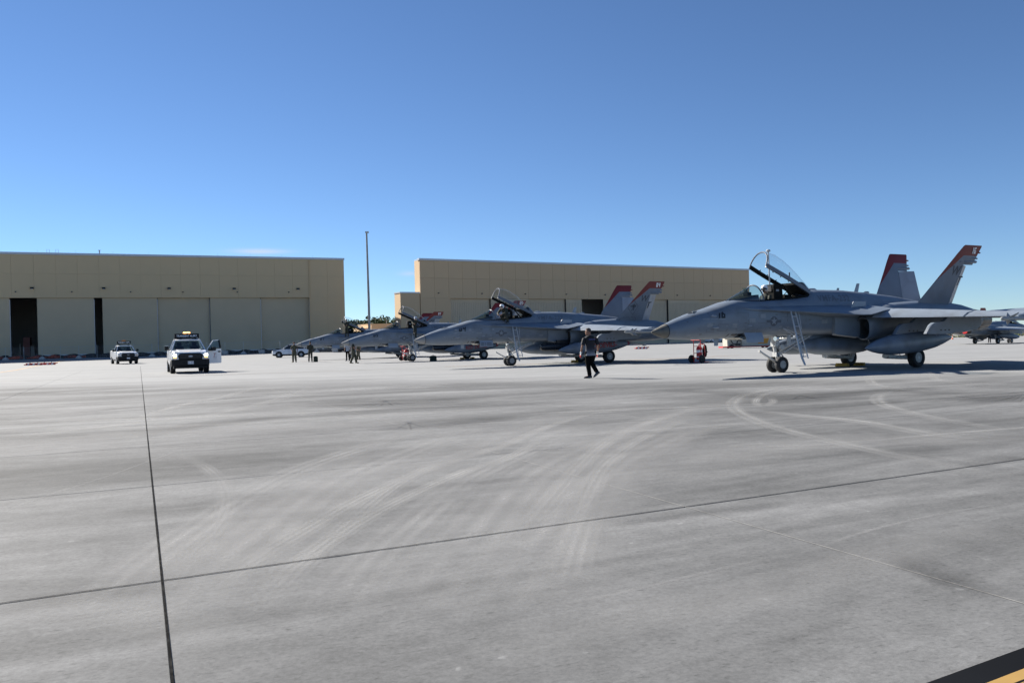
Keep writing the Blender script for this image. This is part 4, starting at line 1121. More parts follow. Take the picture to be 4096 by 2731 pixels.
painted([on_ground(*q) for q in ((1200, 1444), (1420, 1441), (1900, 1431))], .14)
# nearby yellow bands with near-black strips beside them, bottom right corner
e0, e1 = on_ground(3712, 2731), on_ground(4110, 2586); y0, y1 = on_ground(3952, 2731), on_ground(4110, 2672)
def quadstrip(name, p, m, z):
    bb = MB(); bb.add([(q.x, q.y, z) for q in p], [(0, 1, 2, 3)]); return bb.obj(name, M[m], apron, 0)
d = (e1 - e0).normalized(); nrm = Vector((d.y, -d.x, 0))
def strip(a, c, m, z, name): quadstrip(name, [e0 - d * 4 + nrm * a, e0 + d * 8 + nrm * a, e0 + d * 8 + nrm * c, e0 - d * 4 + nrm * c], m, z)
wy = (y0 - e0).dot(nrm)
strip(0, wy, 'blackline', .004, 'ground_line'); strip(wy, wy + .055, 'brightyellow', .004, 'ground_line'); strip(wy + .055, wy + .068, 'blackline', .004, 'ground_line'); strip(wy + .068, wy + .25, 'brightyellow', .004, 'ground_line'); strip(wy + .25, wy + .45, 'blackline', .004, 'ground_line')

# ------------------------------------------------------------------ hangars
M['wall'] = mat('tan_precast_wall', (0.60, 0.455, 0.27), 0.85, var=.05, scale=.15, dirt=(.38, .31, .21), dirt_amt=.25, dirt_scale=.3, stretch=(1, 1, .35))
M['wall2'] = mat('buff_precast_wall', (0.575, 0.41, 0.245), 0.85, var=.05, scale=.15, dirt=(.42, .34, .22), dirt_amt=.25, dirt_scale=.3, stretch=(1, 1, .35))
M['door1'] = mat('grey_hangar_door', (0.51, 0.415, 0.275), 0.7, var=.04, scale=.3)
M['door2'] = mat('cream_hangar_door', (0.56, 0.45, 0.31), 0.7, var=.04, scale=.3)
M['roof'] = mat('roof_flashing', (0.5, 0.53, 0.57), 0.4, .3)
M['inside'] = mat('hangar_interior', (0.5, 0.46, 0.42), 0.9)
M['whitetrim'] = mat('white_trim', (0.6, 0.6, 0.6), 0.6)
def hangar(name, label, P0, P1, base, H, zh, doors, u2s, wallm, doorm, panel_w, rows, depth=60, gap=.008, inset=0.0, depth_dir=None, rib=0.0, pier=None, wx0=None, wx1=None):
    """front face from P0 to P1 (ground points); local x runs along the face, y into the building"""
    ang = math.atan2(P1.y - P0.y, P1.x - P0.x); L = (P1 - P0).length
    t = thing(name, label, 'hangar', (P0.x, P0.y, base), ang)
    dx0, dx1 = doors[0][0], doors[-1][1]
    # shell: upper wall, piers, side walls, back, roof
    b = MB()
    b.box((0, .26, zh), (L, .8, H - .01)); b.box((0, .26, -2), (dx0, .8, zh - .003)); b.box((dx1, .26, -2), (L, .8, zh - .003))
    b.obj('front_wall', wallm, t, 0)
    dd = depth
    b = MB(); sk = inset
    b.box((sk + .003, .803, -2), (sk + .5, dd, H - .02)); b.box((L - .5, .803, -2), (L - .003, dd, H - .02)); b.box((sk + .5, dd - .5, -2 if dd > 10 else zh + 1.6), (L - .5, dd, H - .02))
    b.obj('side_wall', wallm, t, 0)
    b = MB(); b.box((-.15, -.12, H), (L + .12, .9, H + .38)); b.obj('roof_edge', M['roof'], t, 0)
    b = MB(); b.box((sk, .9, H - .01), (L, dd, H + .25)); b.obj('roof', M['roof'], t, 0)
    dd = depth if depth > 20 else 24
    b = MB(); b.box((dx0 - .6, dd * .5, -.02), (dx1 + .6, dd * .5 + .2, zh + 1.5)); b.box((dx0 - .6, .9, -.06), (dx1 + .6, dd * .5, -.01)); b.box((dx0 - .6, 1.0, zh + 1.5), (dx1 + .6, dd * .5, zh + 1.7)); b.box((dx0 - .6, .9, -.02), (dx0 - .3, dd * .5, zh + 1.5)); b.box((dx1 + .3, .9, -.02), (dx1 + .6, dd * .5, zh + 1.5))
    b.obj('interior', M['inside'], t, 0)
    # precast panels with open joints
    pm = {}
    def panel(x0, x1, z0, z1):
        k = (round(x1 - x0, 2), round(z1 - z0, 2))
        if k not in pm:
            bb = MB(); w, h, g = k[0] / 2 - gap, k[1] / 2 - gap, gap
            bb.loft([[(-w, y, -h), (w, y, -h), (w, y, h), (-w, y, h)] if y > 0 or True else 0 for y in (.25, .02)] + [[(-w + g, 0, -h + g), (w - g, 0, -h + g), (w - g, 0, h - g), (-w + g, 0, h - g)]])
            pm[k] = bb.mesh('wall_panel', wallm, 0)
        link('wall_panel', pm[k], t, ((x0 + x1) / 2, 0, (z0 + z1) / 2))
    n = max(1, round(L / panel_w)); pw = L / n
    for i in range(n):
        for z0, z1 in zip(rows, rows[1:]): panel(i * pw, (i + 1) * pw, z0, z1)
    for x0, x1 in ((0, dx0), (dx1, L)):
        k = max(1, round((x1 - x0) / panel_w)); w = (x1 - x0) / k
        for i in range(k): panel(x0 + i * w, x0 + (i + 1) * w, -1.5, zh * .48); panel(x0 + i * w, x0 + (i + 1) * w, zh * .48, zh)
    # door leaves
    dm = {}
    for i, dd_ in enumerate(doors):
        x0, x1, kind = dd_
        if kind == 'gap': continue
        y = .35 if i % 2 else .75
        bb = MB()
        bb.box((x0 + .06, y, -.3), (x1 - .06, y + .25, zh + .4))
        if rib:
            x = x0 + .2
            while x < x1 - .3:
                bb.box((x, y - .06, .5), (x + rib * .5, y + .01, zh - .75)); x += rib
            bb.box((x0 + .06, y - .02, zh - .62), (x1 - .06, y, zh + .3), 0)
        o = bb.obj('door_leaf', doorm, t, 0)
        bb = MB(); bb.box((x0 + .0, y - .03, -.3), (x0 + .055, y + .24, zh + .3)); bb.obj('door_edge_seal', M['blackplastic'], o, 0)
        if not rib:
            bb = MB(); bb.box((x1 - .052, y - .05, 0), (x1 + .03, y - .01, zh - .3)); bb.obj('door_edge_trim', M['whitetrim'], o, 0)
            bb = MB(); bb.box((x0 + .1, y - .06, .02), (x1 - .1, y - .003, .28)); bb.obj('door_bottom_rail', M['roof'], o, 0)
    return t, L
def face_s(P0, P1, u):
    """distance along the face where column u meets it"""
    dx, dy = (u - 2048) / FPX, 1.0
    e = (P1 - P0).normalized()
    # P0 + e*s = k*(dx,1)
    det = -e.x * 1 + e.y * dx
    s = (P0.x * 1 - P0.y * dx) / det
    return s
def at2(u, D): p = at(u, D); return Vector((p.x, p.y, 0))
# left hangar
A0, A1 = at2(0, 142.6), at2(1384, 167.4)
e = (A1 - A0).normalized(); A00 = A0 - e * 22
fs = lambda u: face_s(A00, A1, u + 7)
ds = [(fs(-330), fs(-180), 'leaf'), (fs(-180), fs(36), 'leaf'), (fs(36), fs(143), 'gap'), (fs(143), fs(374), 'leaf'), (fs(374), fs(405), 'gap'), (fs(405), fs(627), 'leaf'), (fs(627), fs(837), 'leaf'), (fs(837), fs(1041), 'leaf'), (fs(1041), fs(1237), 'leaf')]
ds[0] = (2.0, ds[0][1], 'leaf')
HB = .75
h1, L1 = hangar('hangar', 'long tan hangar on the left with grey sliding doors, two of them standing open', A00, A1, HB, 17.95, 10.35, ds, fs, M['wall'], M['door1'], 3.45, [10.35, 15.0 - .4, 17.94], gap=.004)
def lamp_mesh(w, h, dpt):
    b = MB(); b.box((-w / 2, -dpt, -h / 2), (w / 2, .0, h / 2)); b.box((-w / 2 + .06, -dpt - .02, -h / 2 - .03), (w / 2 - .06, -.05, -h / 2 + .01), 1)
    return b.mesh('wall_light', [M['blackplastic'], M['lampglass']], 0)
lm = lamp_mesh(.55, .32, .45); lm2 = lamp_mesh(.2, .18, .3)
def wall_lamp(root, P0, u, z, me, name='wall_light'):
    s = fs(u); link(name, me, root, (s, -.02, z))
for u in (127, 414, 675, 935, 1190): wall_lamp(h1, A00, u, 12.05, lm)
for u in (61, 286, 521, 730, 947, 1153): wall_lamp(h1, A00, u, 11.4, lm2, 'wall_sensor')
b = MB(); b.tube([(fs(1384) - 3.2, -.06, 0), (fs(1384) - 3.2, -.06, .2)], .05)
dp = MB(); dp.box((fs(1235), -.16, -.5), (fs(1235) + .12, -.01, 17.9)); dp.obj('downpipe', M['wall'], h1, 0)
rm = MB()
for x in range(4, int(L1), 6): rm.tube([(x, .3, 18.3), (x, .3, 18.85)], .012, 5)
rm.tube([(fs(212) - .9, .5, 18.3), (fs(212) - .9, .5, 18.95), (fs(212) - .5, .5, 18.95), (fs(212) - .5, .5, 18.3)], .03, 6); rm.tube([(fs(212) + .5, .5, 18.3), (fs(212) + .5, .5, 18.95), (fs(212) + .9, .5, 18.95), (fs(212) + .9, .5, 18.3)], .03, 6)
rm.box((fs(400) - .1, .4, 18.3), (fs(400) + .1, .5, 18.9)); rm.box((fs(400) - .22, .3, 18.9), (fs(400) + .22, .6, 19.0))
rm.obj('lightning_rod', M['galv'], h1, 0)
b = MB(); b.box((fs(60), 9, .1), (fs(88), 12, 3.6)); b.obj('stored_container', mat('faded_pink_container', (.42, .18, .15), .8), h1, 0)
b = MB(); b.box((fs(96), 7, .1), (fs(112), 9.5, 2.0)); b.box((fs(47), 7, .1), (fs(56), 8, 2.4)); b.obj('stored_crate', mat('stored_crate', (.3, .26, .2), .8), h1, 0)
# right hangar
B0, B1 = at2(1687, 166.4), at2(3003, 214)
fs = lambda u: face_s(B0, B1, u + 3)
seams = [1804, 1966, 2120, 2267, 2332, 2416, 2545, 2676, 2801, 2925]
ds = [(fs(a), fs(c), 'gap' if a == 2332 else 'leaf') for a, c in zip(seams, seams[1:])]
h2, L2 = hangar('hangar', 'buff hangar in the middle behind the jets with ribbed cream doors and one dark opening', B0, B1, 0, 18.2, 10.5, ds, fs, M['wall2'], M['door2'], 3.2, [10.5, 14.6, 18.19], inset=0, depth=2.6, rib=.42)
for u in (1755, 1929, 2102, 2266, 2421, 2562, 2709, 2841): link('wall_light', lm2, h2, (fs(u), -.02, 11.55))
ang2 = math.atan2(B1.y - B0.y, B1.x - B0.x)
b = MB(); sx = fs(1804) - 1.3; b.box((sx, 2.61, -1), (sx + .4, 14.5, 12.6)); b.box((sx, 2.61, 12.6), (L2 - 1, 14.5, 12.9)); b.box((38, 14.6, -1), (L2 - 1, 58, 15.5)); b.obj('rear_bay', M['wall2'], h2, 0)
# annex with its lit side, left of the right hangar
C0 = B0 + (B0 - B1).normalized() * 4.35
an = thing('annex', 'lower buff annex block against the left end of the middle hangar', 'annex', (C0.x, C0.y, 0), ang2)
b = MB(); b.box((0, .02, -1), (4.2, 3.0, 11.5)); b.obj('wall', M['wall2'], an, 0)
b = MB(); b.box((-.08, -.06, 11.5), (4.24, 3.1, 11.75)); b.obj('roof_edge', M['roof'], an, 0)
# low yellow building between the hangars
q = at2(1461, 262)
lb = thing('storage_building', 'low buff flat roofed building seen between the two hangars', 'building', (q.x, q.y, 0), R(30.7))
b = MB(); b.box((2.2, 0, -1), (16, 12, 7.85)); b.box((0, 1.5, -1), (2.2, 10, 6.6)); b.obj('wall', M['wall2'], lb, 0)
b = MB(); b.box((2.1, -.1, 7.85), (16.1, 12.1, 8.1)); b.box((-.1, 1.4, 6.6), (2.1, 10.1, 6.8)); b.obj('roof', M['wall2'], lb, 0)
b = MB(); b.tube([(4, 4, 7.1), (4, 4, 8.6)], .12, 8); b.tube([(9, 4, 7.1), (9, 4, 9.4)], .1, 8); b.obj('roof_vent', M['galv'], lb)
# tall mast
q = at(1480, 150)
mast = thing('light_mast', 'tall plain grey mast standing between the two hangars', 'mast', (q.x, q.y, 0))
zt = zrow(1473, 930, 150)
b = MB(); b.tube([(0, 0, 0), (0, 0, zt * .45), (-.08, 0, zt)], [.26, .21, .15], 16); b.obj('pole', mat('weathered_mast', (.27, .27, .26), .6, var=.3, scale=.6), mast)
b = MB(); b.box((-.30, -.25, zt - .1), (.30, .25, zt + .18)); b.obj('mast_head', M['galv'], mast)

# ------------------------------------------------------------------ trees beyond
M['leaf'] = mat('leaf_dark', (0.045, 0.075, 0.022), 0.8, var=.5, scale=.5)
M['leaf2'] = mat('leaf_olive', (0.085, 0.11, 0.03), 0.8, var=.4, scale=.5)
M['bark'] = mat('bark', (0.10, 0.08, 0.06), 0.9)
def tree(u, D, h, w, label, m='leaf', n=2600, seed=1, sparse=False):
    rr = random.Random(seed); q = at2(u, D)
    t = thing('tree', label, 'tree', (q.x, q.y, -.8), 0, 'trees behind the low buff building')
    b = MB(); b.tube([(0, 0, -.3), (.2, 0, h * .35), (-.1, .1, h * .7)], [.35, .25, .1], 7)
    for k in range(6):
        a = rr.uniform(0, 6.28); b.tube([(0.1, 0, h * rr.uniform(.3, .55)), (math.cos(a) * w * .25, math.sin(a) * w * .25, h * .72), (math.cos(a) * w * .42, math.sin(a) * w * .42, h * rr.uniform(.75, .95))], [.14, .09, .03], 5)
    b.obj('trunk', M['bark'], t)
    vs, fs_ = [], []
    cl = []
    for k in range(26 if not sparse else 16):
        a, rad = rr.uniform(0, 6.28), rr.uniform(.0, .5) ** .7
        cl.append((math.cos(a) * w * rad * .9, math.sin(a) * w * rad * .9, h * (rr.uniform(.25, .93) if not sparse else rr.uniform(.6, .97)), w * (rr.uniform(.10, .2) if not sparse else rr.uniform(.05, .1))))
    for k in range(n):
        c = rr.choice(cl); v = Vector((rr.gauss(0, 1), rr.gauss(0, 1), rr.gauss(0, .75)))
        v = v.normalized() * (c[3] * rr.uniform(.75, 1.1)); p = Vector(c[:3]) + v
        s = rr.uniform(.22, .5); a = Vector((rr.uniform(-1, 1), rr.uniform(-1, 1), rr.uniform(-1, 1))).normalized(); bb = a.cross(Vector((rr.uniform(-1, 1), rr.uniform(-1, 1), rr.uniform(-1, 1)))).normalized()
        i = len(vs); vs += [p + a * s, p + bb * s * .8, p - a * s, p - bb * s * .8]; fs_.append((i, i + 1, i + 2, i + 3))
    b = MB(); b.add(vs, fs_); b.obj('crown', M[m], t, 0)
TD = 330
for k, (u, hrow, w, m, lab, sp) in enumerate([(1372, 1295, 11, 'leaf', 'dark rounded tree showing behind the open canopy of jet 07', 0), (1400, 1286, 10, 'leaf2', 'olive tree just right of the canopy of jet 07', 0), (1432, 1280, 11, 'leaf', 'dark full tree left of the mast over the low building', 0),
        (1462, 1287, 10, 'leaf', 'dark tree directly left of the tall mast', 0), (1492, 1276, 10, 'leaf2', 'dense tree directly right of the tall mast', 0), (1508, 1262, 12, 'leaf', 'taller thin feathery tree rising above the row right of the mast', 1), (1528, 1280, 10, 'leaf', 'dark broad tree over the middle of the low building', 0),
        (1553, 1284, 9, 'leaf', 'dark tree left of the light green crown', 0), (1583, 1270, 11, 'leaf2', 'lighter green tree beside the lit wall of the annex', 0), (1345, 1300, 10, 'leaf', 'dark tree hidden mostly by the left hangar corner', 0)]):
    D = TD + (k % 3) * 8
    tree(u, D, zrow(u, hrow, D) + .8, w, lab, m, 2600 if not sp else 900, k, bool(sp))
# scrub belt at the far edge of the apron
rr = random.Random(11); b = MB()
for k in range(14000):
    u = rr.uniform(2990, 4500); D = rr.uniform(205, 235); p = at2(u, D)
    hgt = 1.3 + .8 * math.sin(u * .021) * math.sin(u * .0083) + (1.5 if u > 4040 else 0)
    z = -1 + abs(rr.gauss(0, .5)) * hgt; s = rr.uniform(.08, .24)
    a = Vector((rr.uniform(-1, 1), rr.uniform(-1, 1), rr.uniform(-1, 1))).normalized(); c = a.cross(Vector((rr.uniform(-1, 1), rr.uniform(-1, 1), 1))).normalized(); p.z = z
    b.add([p + a * s, p + c * s, p - a * s, p - c * s], [(0, 1, 2, 3)], 0 if rr.random() < .6 else 1)
o = b.obj('scrub_belt', [M['leaf2'], mat('dry_scrub', (.11, .10, .045), .9)], None, 0); tag(o, 'low green and dry brown scrub along the far edge of the apron', 'scrub', kind='stuff')

# ------------------------------------------------------------------ construction fence in front of the left hangar
FD = 138.0
fence = thing('chain_link_fence', 'temporary chain link fence on feet in front of the left hangar', 'fence', (0, 0, 0))
post_m = MB(); post_m.tube([(0, 0, -.1), (0, 0, 2.05)], .035, 6); post_m.tube([(-.03, -.02, 2.0), (-.03, -.02, 2.12)], .03, 6); post_m = post_m.mesh('post', M['galv'])
foot_m = MB(); foot_m.loft([[(-.5, -.3, -.1), (.5, -.3, -.1), (.5, .3, -.1), (-.5, .3, -.1)], [(-.42, -.25, .12), (.42, -.25, .12), (.42, .25, .12), (-.42, .25, .12)], [(-.12, -.15, .42), (.12, -.15, .42), (.12, .15, .42), (-.12, .15, .42)]]); foot_m = foot_m.mesh('foot', M['concrete_block'], 0)
box_m = MB(); box_m.box((-.42, -.3, .05), (.42, .3, .62)); box_m.box((-.5, -.32, .3), (-.43, .1, .68)); box_m = box_m.mesh('ballast_box', M['concrete_block'], 0)
us = [23 + 73.2 * k for k in range(-3, 19)]
for k, u in enumerate(us):
    q = at(u, FD); link('post', post_m, fence, q)
    if u > 900 and k % 2: link('ballast_box', box_m, fence, q)
    elif k % 2 or u > 500: link('foot', foot_m, fence, q)
b = MB()
pts = [at(u, FD) for u in us]
for p, q in zip(pts, pts[1:]):
    b.tube([p + Vector((0, 0, 1.95)), q + Vector((0, 0, 1.94))], .012, 4)
b.obj('top_rail', M['galv'], fence)
b = MB(); rr = random.Random(2)
for p, q in zip(pts, pts[1:]):
    n = 22
    for k in range(n):
        for sg in (1, -1):
            a = p.lerp(q, k / n); c = p.lerp(q, min(1, max(0, (k + sg * 12) / n)))
            hh = 1.9 * abs(c.x - a.x) / (abs(q.x - p.x) * 12 / n)
            b.add([a + Vector((0, 0, .02)), c + Vector((0, 0, .02 + hh)), c + Vector((.006, 0, .02 + hh)), a + Vector((.006, 0, .02))], [(0, 1, 2, 3)])
tag(b.obj('wire_mesh', M['galv'], fence, 0), kind='stuff')
M['silt'] = mat('black_silt_cloth', (0.016, 0.018, 0.022), 0.7, var=.5, scale=1.5)
M['silt_orange'] = mat('orange_silt_cloth', (0.35, 0.05, 0.02), 0.8, var=.5, scale=2.5, dirt=(.02, .02, .02), dirt_amt=.9, dirt_scale=.9)
def silt(u0, u1, z0, z1, dy, m, sd):
    rr = random.Random(sd); b = MB(); n = int(abs(u1 - u0) / 12); ring = []
    for k in range(n + 1):
        p = at(u0 + (u1 - u0) * k / n, FD + dy)
        sag = .12 * math.sin(k * 1.1 + sd) + rr.uniform(-.05, .05)
        ring.append([(p.x, p.y + rr.uniform(-.08, .08), p.z + z0), (p.x, p.y + rr.uniform(-.15, .15), p.z + (z0 + z1) / 2), (p.x, p.y + rr.uniform(-.08, .08), p.z + z1 + sag), (p.x, p.y + .12, p.z + z1 + sag), (p.x, p.y + .2, p.z + z0)])
    b.loft(ring); return b.obj('silt_barrier', m, fence, 0)
silt(-260, 1180, .0, .62, .7, M['silt'], 1); silt(1180, 1520, .0, .55, .7, M['silt'], 2)
silt(-260, 92, .12, .5, .3, M['silt_orange'], 3); silt(104, 240, .12, .5, .3, M['silt_orange'], 4); silt(254, 342, .1, .45, .3, M['silt_orange'], 5)
# ------------------------------------------------------------------ pickup trucks
def sq_ring(y, hw, z0, z1, top=None, ch=.06):
    top = hw if top is None else top
    return [(-hw, y, z0 + ch), (-hw, y, (z0 + z1) / 2), (-top, y, z1 - ch), (-top + ch, y, z1), (top - ch, y, z1), (top, y, z1 - ch), (hw, y, (z0 + z1) / 2), (hw, y, z0 + ch), (hw - ch, y, z0), (-hw + ch, y, z0)]
def wheel_things(root, y, r=.40, w=.27, rr=.235, xo=.895, keys='truck'):
    for yy in y:
        for s in (1, -1):
            def build():
                b = MB(); h = w / 2
                b.lathe([(-h * .8, rr), (-h, rr * 1.1), (-h, r * .88), (-h * .75, r * .98), (-h * .2, r), (h * .2, r), (h * .75, r * .98), (h, r * .88), (h, rr * 1.1), (h * .8, rr)], 'x', (0, 0, 0), 28)
                return b.mesh('tyre', M['tyre'])
            def rim():
                b = MB(); h = w / 2
                b.lathe([(-h * .7, rr), (-h * .75, rr * .85), (-h * .3, rr * .8), (-h * .3, .001)], 'x', (0, 0, 0), 20, 1)
                b.lathe([(h * .3, .001), (h * .3, rr * .8), (h * .75, rr * .85), (h * .7, rr)], 'x', (0, 0, 0), 20, 1)
                for k in range(7):
                    a = 2 * math.pi * k / 7
                    for sg in (1, -1): b.tube([(sg * h * .8, .03 * math.cos(a), .03 * math.sin(a)), (sg * h * .8, rr * .92 * math.cos(a), rr * .92 * math.sin(a))], .034, 5)
                b.lathe([(-h * .88, .04), (-h * .7, rr * .28), (h * .7, rr * .28), (h * .88, .04)], 'x', (0, 0, 0), 12)
                return b.mesh('rim', [M['alloy'], M['darkmetal']])
            ty = link('tyre', cached('ty' + keys, build), root, (s * xo, yy, r - .01)); link('rim', cached('ri' + keys, rim), ty)
def make_truck(loc, rot, label, lit, door_open, sign_z):
    t = thing('pickup_truck', label, 'pickup truck', loc, rot, 'white pickup trucks with a roof sign')
    b = MB()
    b.loft([sq_ring(2.83, .90, .62, 1.12, .84), sq_ring(2.76, .965, .58, 1.19, .88), sq_ring(2.45, .99, .62, 1.245, .92), sq_ring(1.95, 1.0, .86, 1.28, .93), sq_ring(1.30, 1.0, .50, 1.32, .94), sq_ring(1.28, 1.0, .46, 1.33, .95), sq_ring(-.70, 1.0, .46, 1.36, .95)])
    b.loft([sq_ring(-.74, 1.0, .5, 1.42, .98), sq_ring(-1.3, 1.0, .55, 1.42, .98), sq_ring(-1.95, 1.01, .86, 1.42, .98), sq_ring(-2.6, 1.0, .6, 1.42, .98), sq_ring(-2.92, .99, .6, 1.42, .97)])
    b.loft([[(-w, y, z), (-w * .93, y, z + h), (w * .93, y, z + h), (w, y, z)] for y, w, z, h in ((2.78, .56, 1.12, .04), (2.3, .62, 1.20, .09), (1.32, .72, 1.29, .07))])
    b.obj('body', M['white'], t, 30)
    b = MB()
    b.loft([sq_ring(.62, .70, 1.86, 1.90, .66, .015), sq_ring(.40, .72, 1.87, 1.955, .64, .03), sq_ring(-.2, .72, 1.88, 1.97, .64, .03), sq_ring(-.66, .71, 1.86, 1.94, .66, .03)])
    for s in (1, -1):
        b.tube([(s * .90, 1.28, 1.31), (s * .69, .60, 1.88)], .038, 6); b.tube([(s * .90, -.62, 1.33), (s * .70, -.62, 1.88)], .055, 6); b.tube([(s * .69, .6, 1.885), (s * .70, -.62, 1.885)], .035, 6)
        b.tube([(s * .70, .4, 1.97), (s * .70, -.6, 1.97)], .012, 5)
    b.loft([[(-.9, -.72, 1.33), (.9, -.72, 1.33), (.7, -.66, 1.9), (-.7, -.66, 1.9)], [(-.9, -.69, 1.33), (.9, -.69, 1.33), (.7, -.63, 1.9), (-.7, -.63, 1.9)]], cap=(False, False))
    b.obj('cab_frame', M['white'], t, 40)
    def pane(p, name='window', m='autoglass'):
        b = MB(); n = len(p); b.add(p, [tuple(range(n))]); return b.obj(name, M[m], t, 0)
    pane([(-.87, 1.26, 1.335), (.87, 1.26, 1.335), (.665, .62, 1.865), (-.665, .62, 1.865)], 'windshield')
    pane([(-.84, -.66, 1.38), (.84, -.66, 1.38), (.66, -.63, 1.86), (-.66, -.63, 1.86)])
    pane([(.90, 1.2, 1.34), (.90, -.6, 1.34), (.70, -.6, 1.86), (.70, .58, 1.86)])
    if not door_open: pane([(-.90, 1.2, 1.34), (-.90, -.6, 1.34), (-.70, -.6, 1.86), (-.70, .58, 1.86)])
    b = MB()
    for x in (-.42, .42):
        b.loft([[(x - .24, y0, z), (x + .24, y0, z), (x + .22, y1, z), (x - .22, y1, z)] for y0, y1, z in ((.1, -.15, 1.2), (-.02, -.2, 1.55))]); b.loft([[(x - .13, -.1, z), (x + .13, -.1, z), (x + .12, -.2, z), (x - .12, -.2, z)] for z in (1.57, 1.78)])
    b.loft([[(-.86, 1.2, z), (.86, 1.2, z), (.8, .85, z), (-.8, .85, z)] for z in (1.2, 1.36)])
    b.lathe([(0, .18), (.02, .18)], 'y', (-.42, .75, 1.38), 14); b.tube([(-.06, .52, 1.75), (.12, .52, 1.75)], .03, 6); b.tube([(0, .55, 1.86), (0, .52, 1.76)], .012, 5)
    b.obj('interior', M['blackplastic'], t, 40)
    # front end
    g = MB()
    g.loft([[(-.60, y, .80), (-.66, y, .98), (-.58, y, 1.10), (-.50, y, 1.135), (.50, y, 1.135), (.58, y, 1.10), (.66, y, .98), (.60, y, .80)] for y in (2.80, 2.875)])
    gr = g.obj('grille', M['blackplastic'], t, 30)
    g = MB()
    for z in (.88, .965, 1.05): g.box((-.56, 2.88, z - .022), (.56, 2.905, z + .022))
    g.obj('grille_bar', M['darkmetal'], gr, 30)
    b = MB(); b.lathe([(0, .115), (.018, .11), (.018, .0)], 'y', (0, 2.905, .965), 20, M=Matrix.Diagonal((1, 1, .42))); b.obj('emblem_rim', M['steel'], gr)
    b = MB(); b.lathe([(0, .10), (.025, .098), (.025, .0)], 'y', (0, 2.905, .965), 20, M=Matrix.Diagonal((1, 1, .38))); e = b.obj('emblem', M['blueoval'], gr)
    bm = text_mesh('Ford', .062, .001, .3); decal(bm, 'emblem_script', M['steel'], gr, lambda x, y: Vector((-x, 2.934, .965 + y)))
    for s in (1, -1):
        b = MB(); b.loft([[(s * .66, y, .98), (s * .68, y, 1.10), (s * .93, y, 1.16), (s * .965, y, 1.02), (s * .95, y, .80), (s * .62, y, .79), (s * .62, y, .83), (s * .74, y, .86)] for y in (2.72, 2.865 - .0)])
        hl = b.obj('headlight', M['lampglass'], t, 30)
        b = MB(); b.lathe([(0, .085), (.03, .075), (.045, .03)], 'y', (s * .82, 2.86, 1.03), 16, M=Matrix.Diagonal((1.15, 1, .85)))
        b.obj('headlamp', M['lamp_on' if lit else 'lampglass'], hl)
        b = MB(); b.box((s * .82 - .075, 2.86, .88), (s * .82 + .075, 2.885, .94)); b.obj('turn_signal', M['amber_on' if lit else 'amber'], hl)
        b = MB(); b.loft([[(s * 1.03, y, 1.33), (s * 1.25, y, 1.33), (s * 1.28, y, 1.40), (s * 1.26, y, 1.56), (s * 1.06, y, 1.56)] for y in (1.0, 1.12)]) if not (door_open and s == -1) else None
        if not (door_open and s == -1):
            b.tube([(s * .95, 1.1, 1.34), (s * 1.08, 1.08, 1.38)], .04, 6); mr_ = b.obj('wing_mirror', M['blackplastic'], t, 30)
            b = MB(); b.box((s * 1.16 - .1, 1.0, 1.565), (s * 1.16 + .1, 1.12, 1.59)); b.obj('mirror_cap', M['steel'], mr_) if s == 1 else None
    b = MB(); b.loft([[(-hw, y, z0), (hw, y, z0), (hw, y, z1), (-hw, y, z1)] for y, hw, z0, z1 in ((2.6, 1.0, .42, .80), (2.86, .99, .42, .80), (2.97, .86, .46, .77))]); b.loft([[(-hw, y, z0), (hw, y, z0), (hw, y, z1), (-hw, y, z1)] for y, hw, z0, z1 in ((2.3, .9, .28, .45), (2.85, .88, .30, .44))])
    b.box((-.95, -2.6, .35), (.95, 2.4, .52)); b.obj('bumper', M['blackplastic'], t, 30)
    b = MB(); b.box((-.155, 2.975, .53), (.155, 2.985, .69)); pl = b.obj('licence_plate', M['whitelet'], t, 0)
    bm = text_mesh('BH 4952', .085, .002); decal(bm, 'plate_lettering', M['blueoval'], pl, lambda x, y: Vector((-x, 2.99, .61 + y)))
    for yy in (1.85, -1.95):
        for s in (1, -1):
            b = MB(); b.lathe([(-.02, .47), (.02, .47)], 'x', (s * .95, yy, .44), 24); b.obj('wheel_arch', M['blackplastic'], t)
    wheel_things(t, (1.85, -1.95))
    # roof sign
    b = MB(); b.box((-.68, -.08, sign_z), (.68, .04, sign_z + .29)); sg = b.obj('roof_sign', M['blackplastic'], t, 0)
    b = MB()
    for s in (1, -1):
        b.tube([(s * .50, 0, sign_z + .01), (s * .44, 0, 1.94)], .03, 6); b.box((s * .44 - .16, -.15, 1.93), (s * .44 + .16, .15, 1.985))
    b.obj('sign_bracket', M['blackplastic'], sg)
    bm = fit_width(text_mesh('TRANSIENT ALERT', .155, .004), 1.14); decal(bm, 'sign_lettering', M['whitelet'], sg, lambda x, y: Vector((-x, .045, sign_z + .15 + y)))
    b = MB(); b.box((-.62, .041, sign_z + .03), (-.55, .045, sign_z + .055)); b.obj('sign_sticker', M['whitelet'], sg, 0)
    lb_ = MB()
    for s in (1, -1): lb_.lathe([(s * .005, .035), (s * .03, .045), (s * .15, .045), (s * .19, .03)], 'x', (0, -.02, sign_z + .345), 12)
    bc = lb_.obj('beacon_lens', M['beacon_on' if lit else 'amber'], sg)
    b = MB(); b.box((-.21, -.07, sign_z + .29), (.21, .03, sign_z + .315)); b.obj('beacon_base', M['amber'], sg)
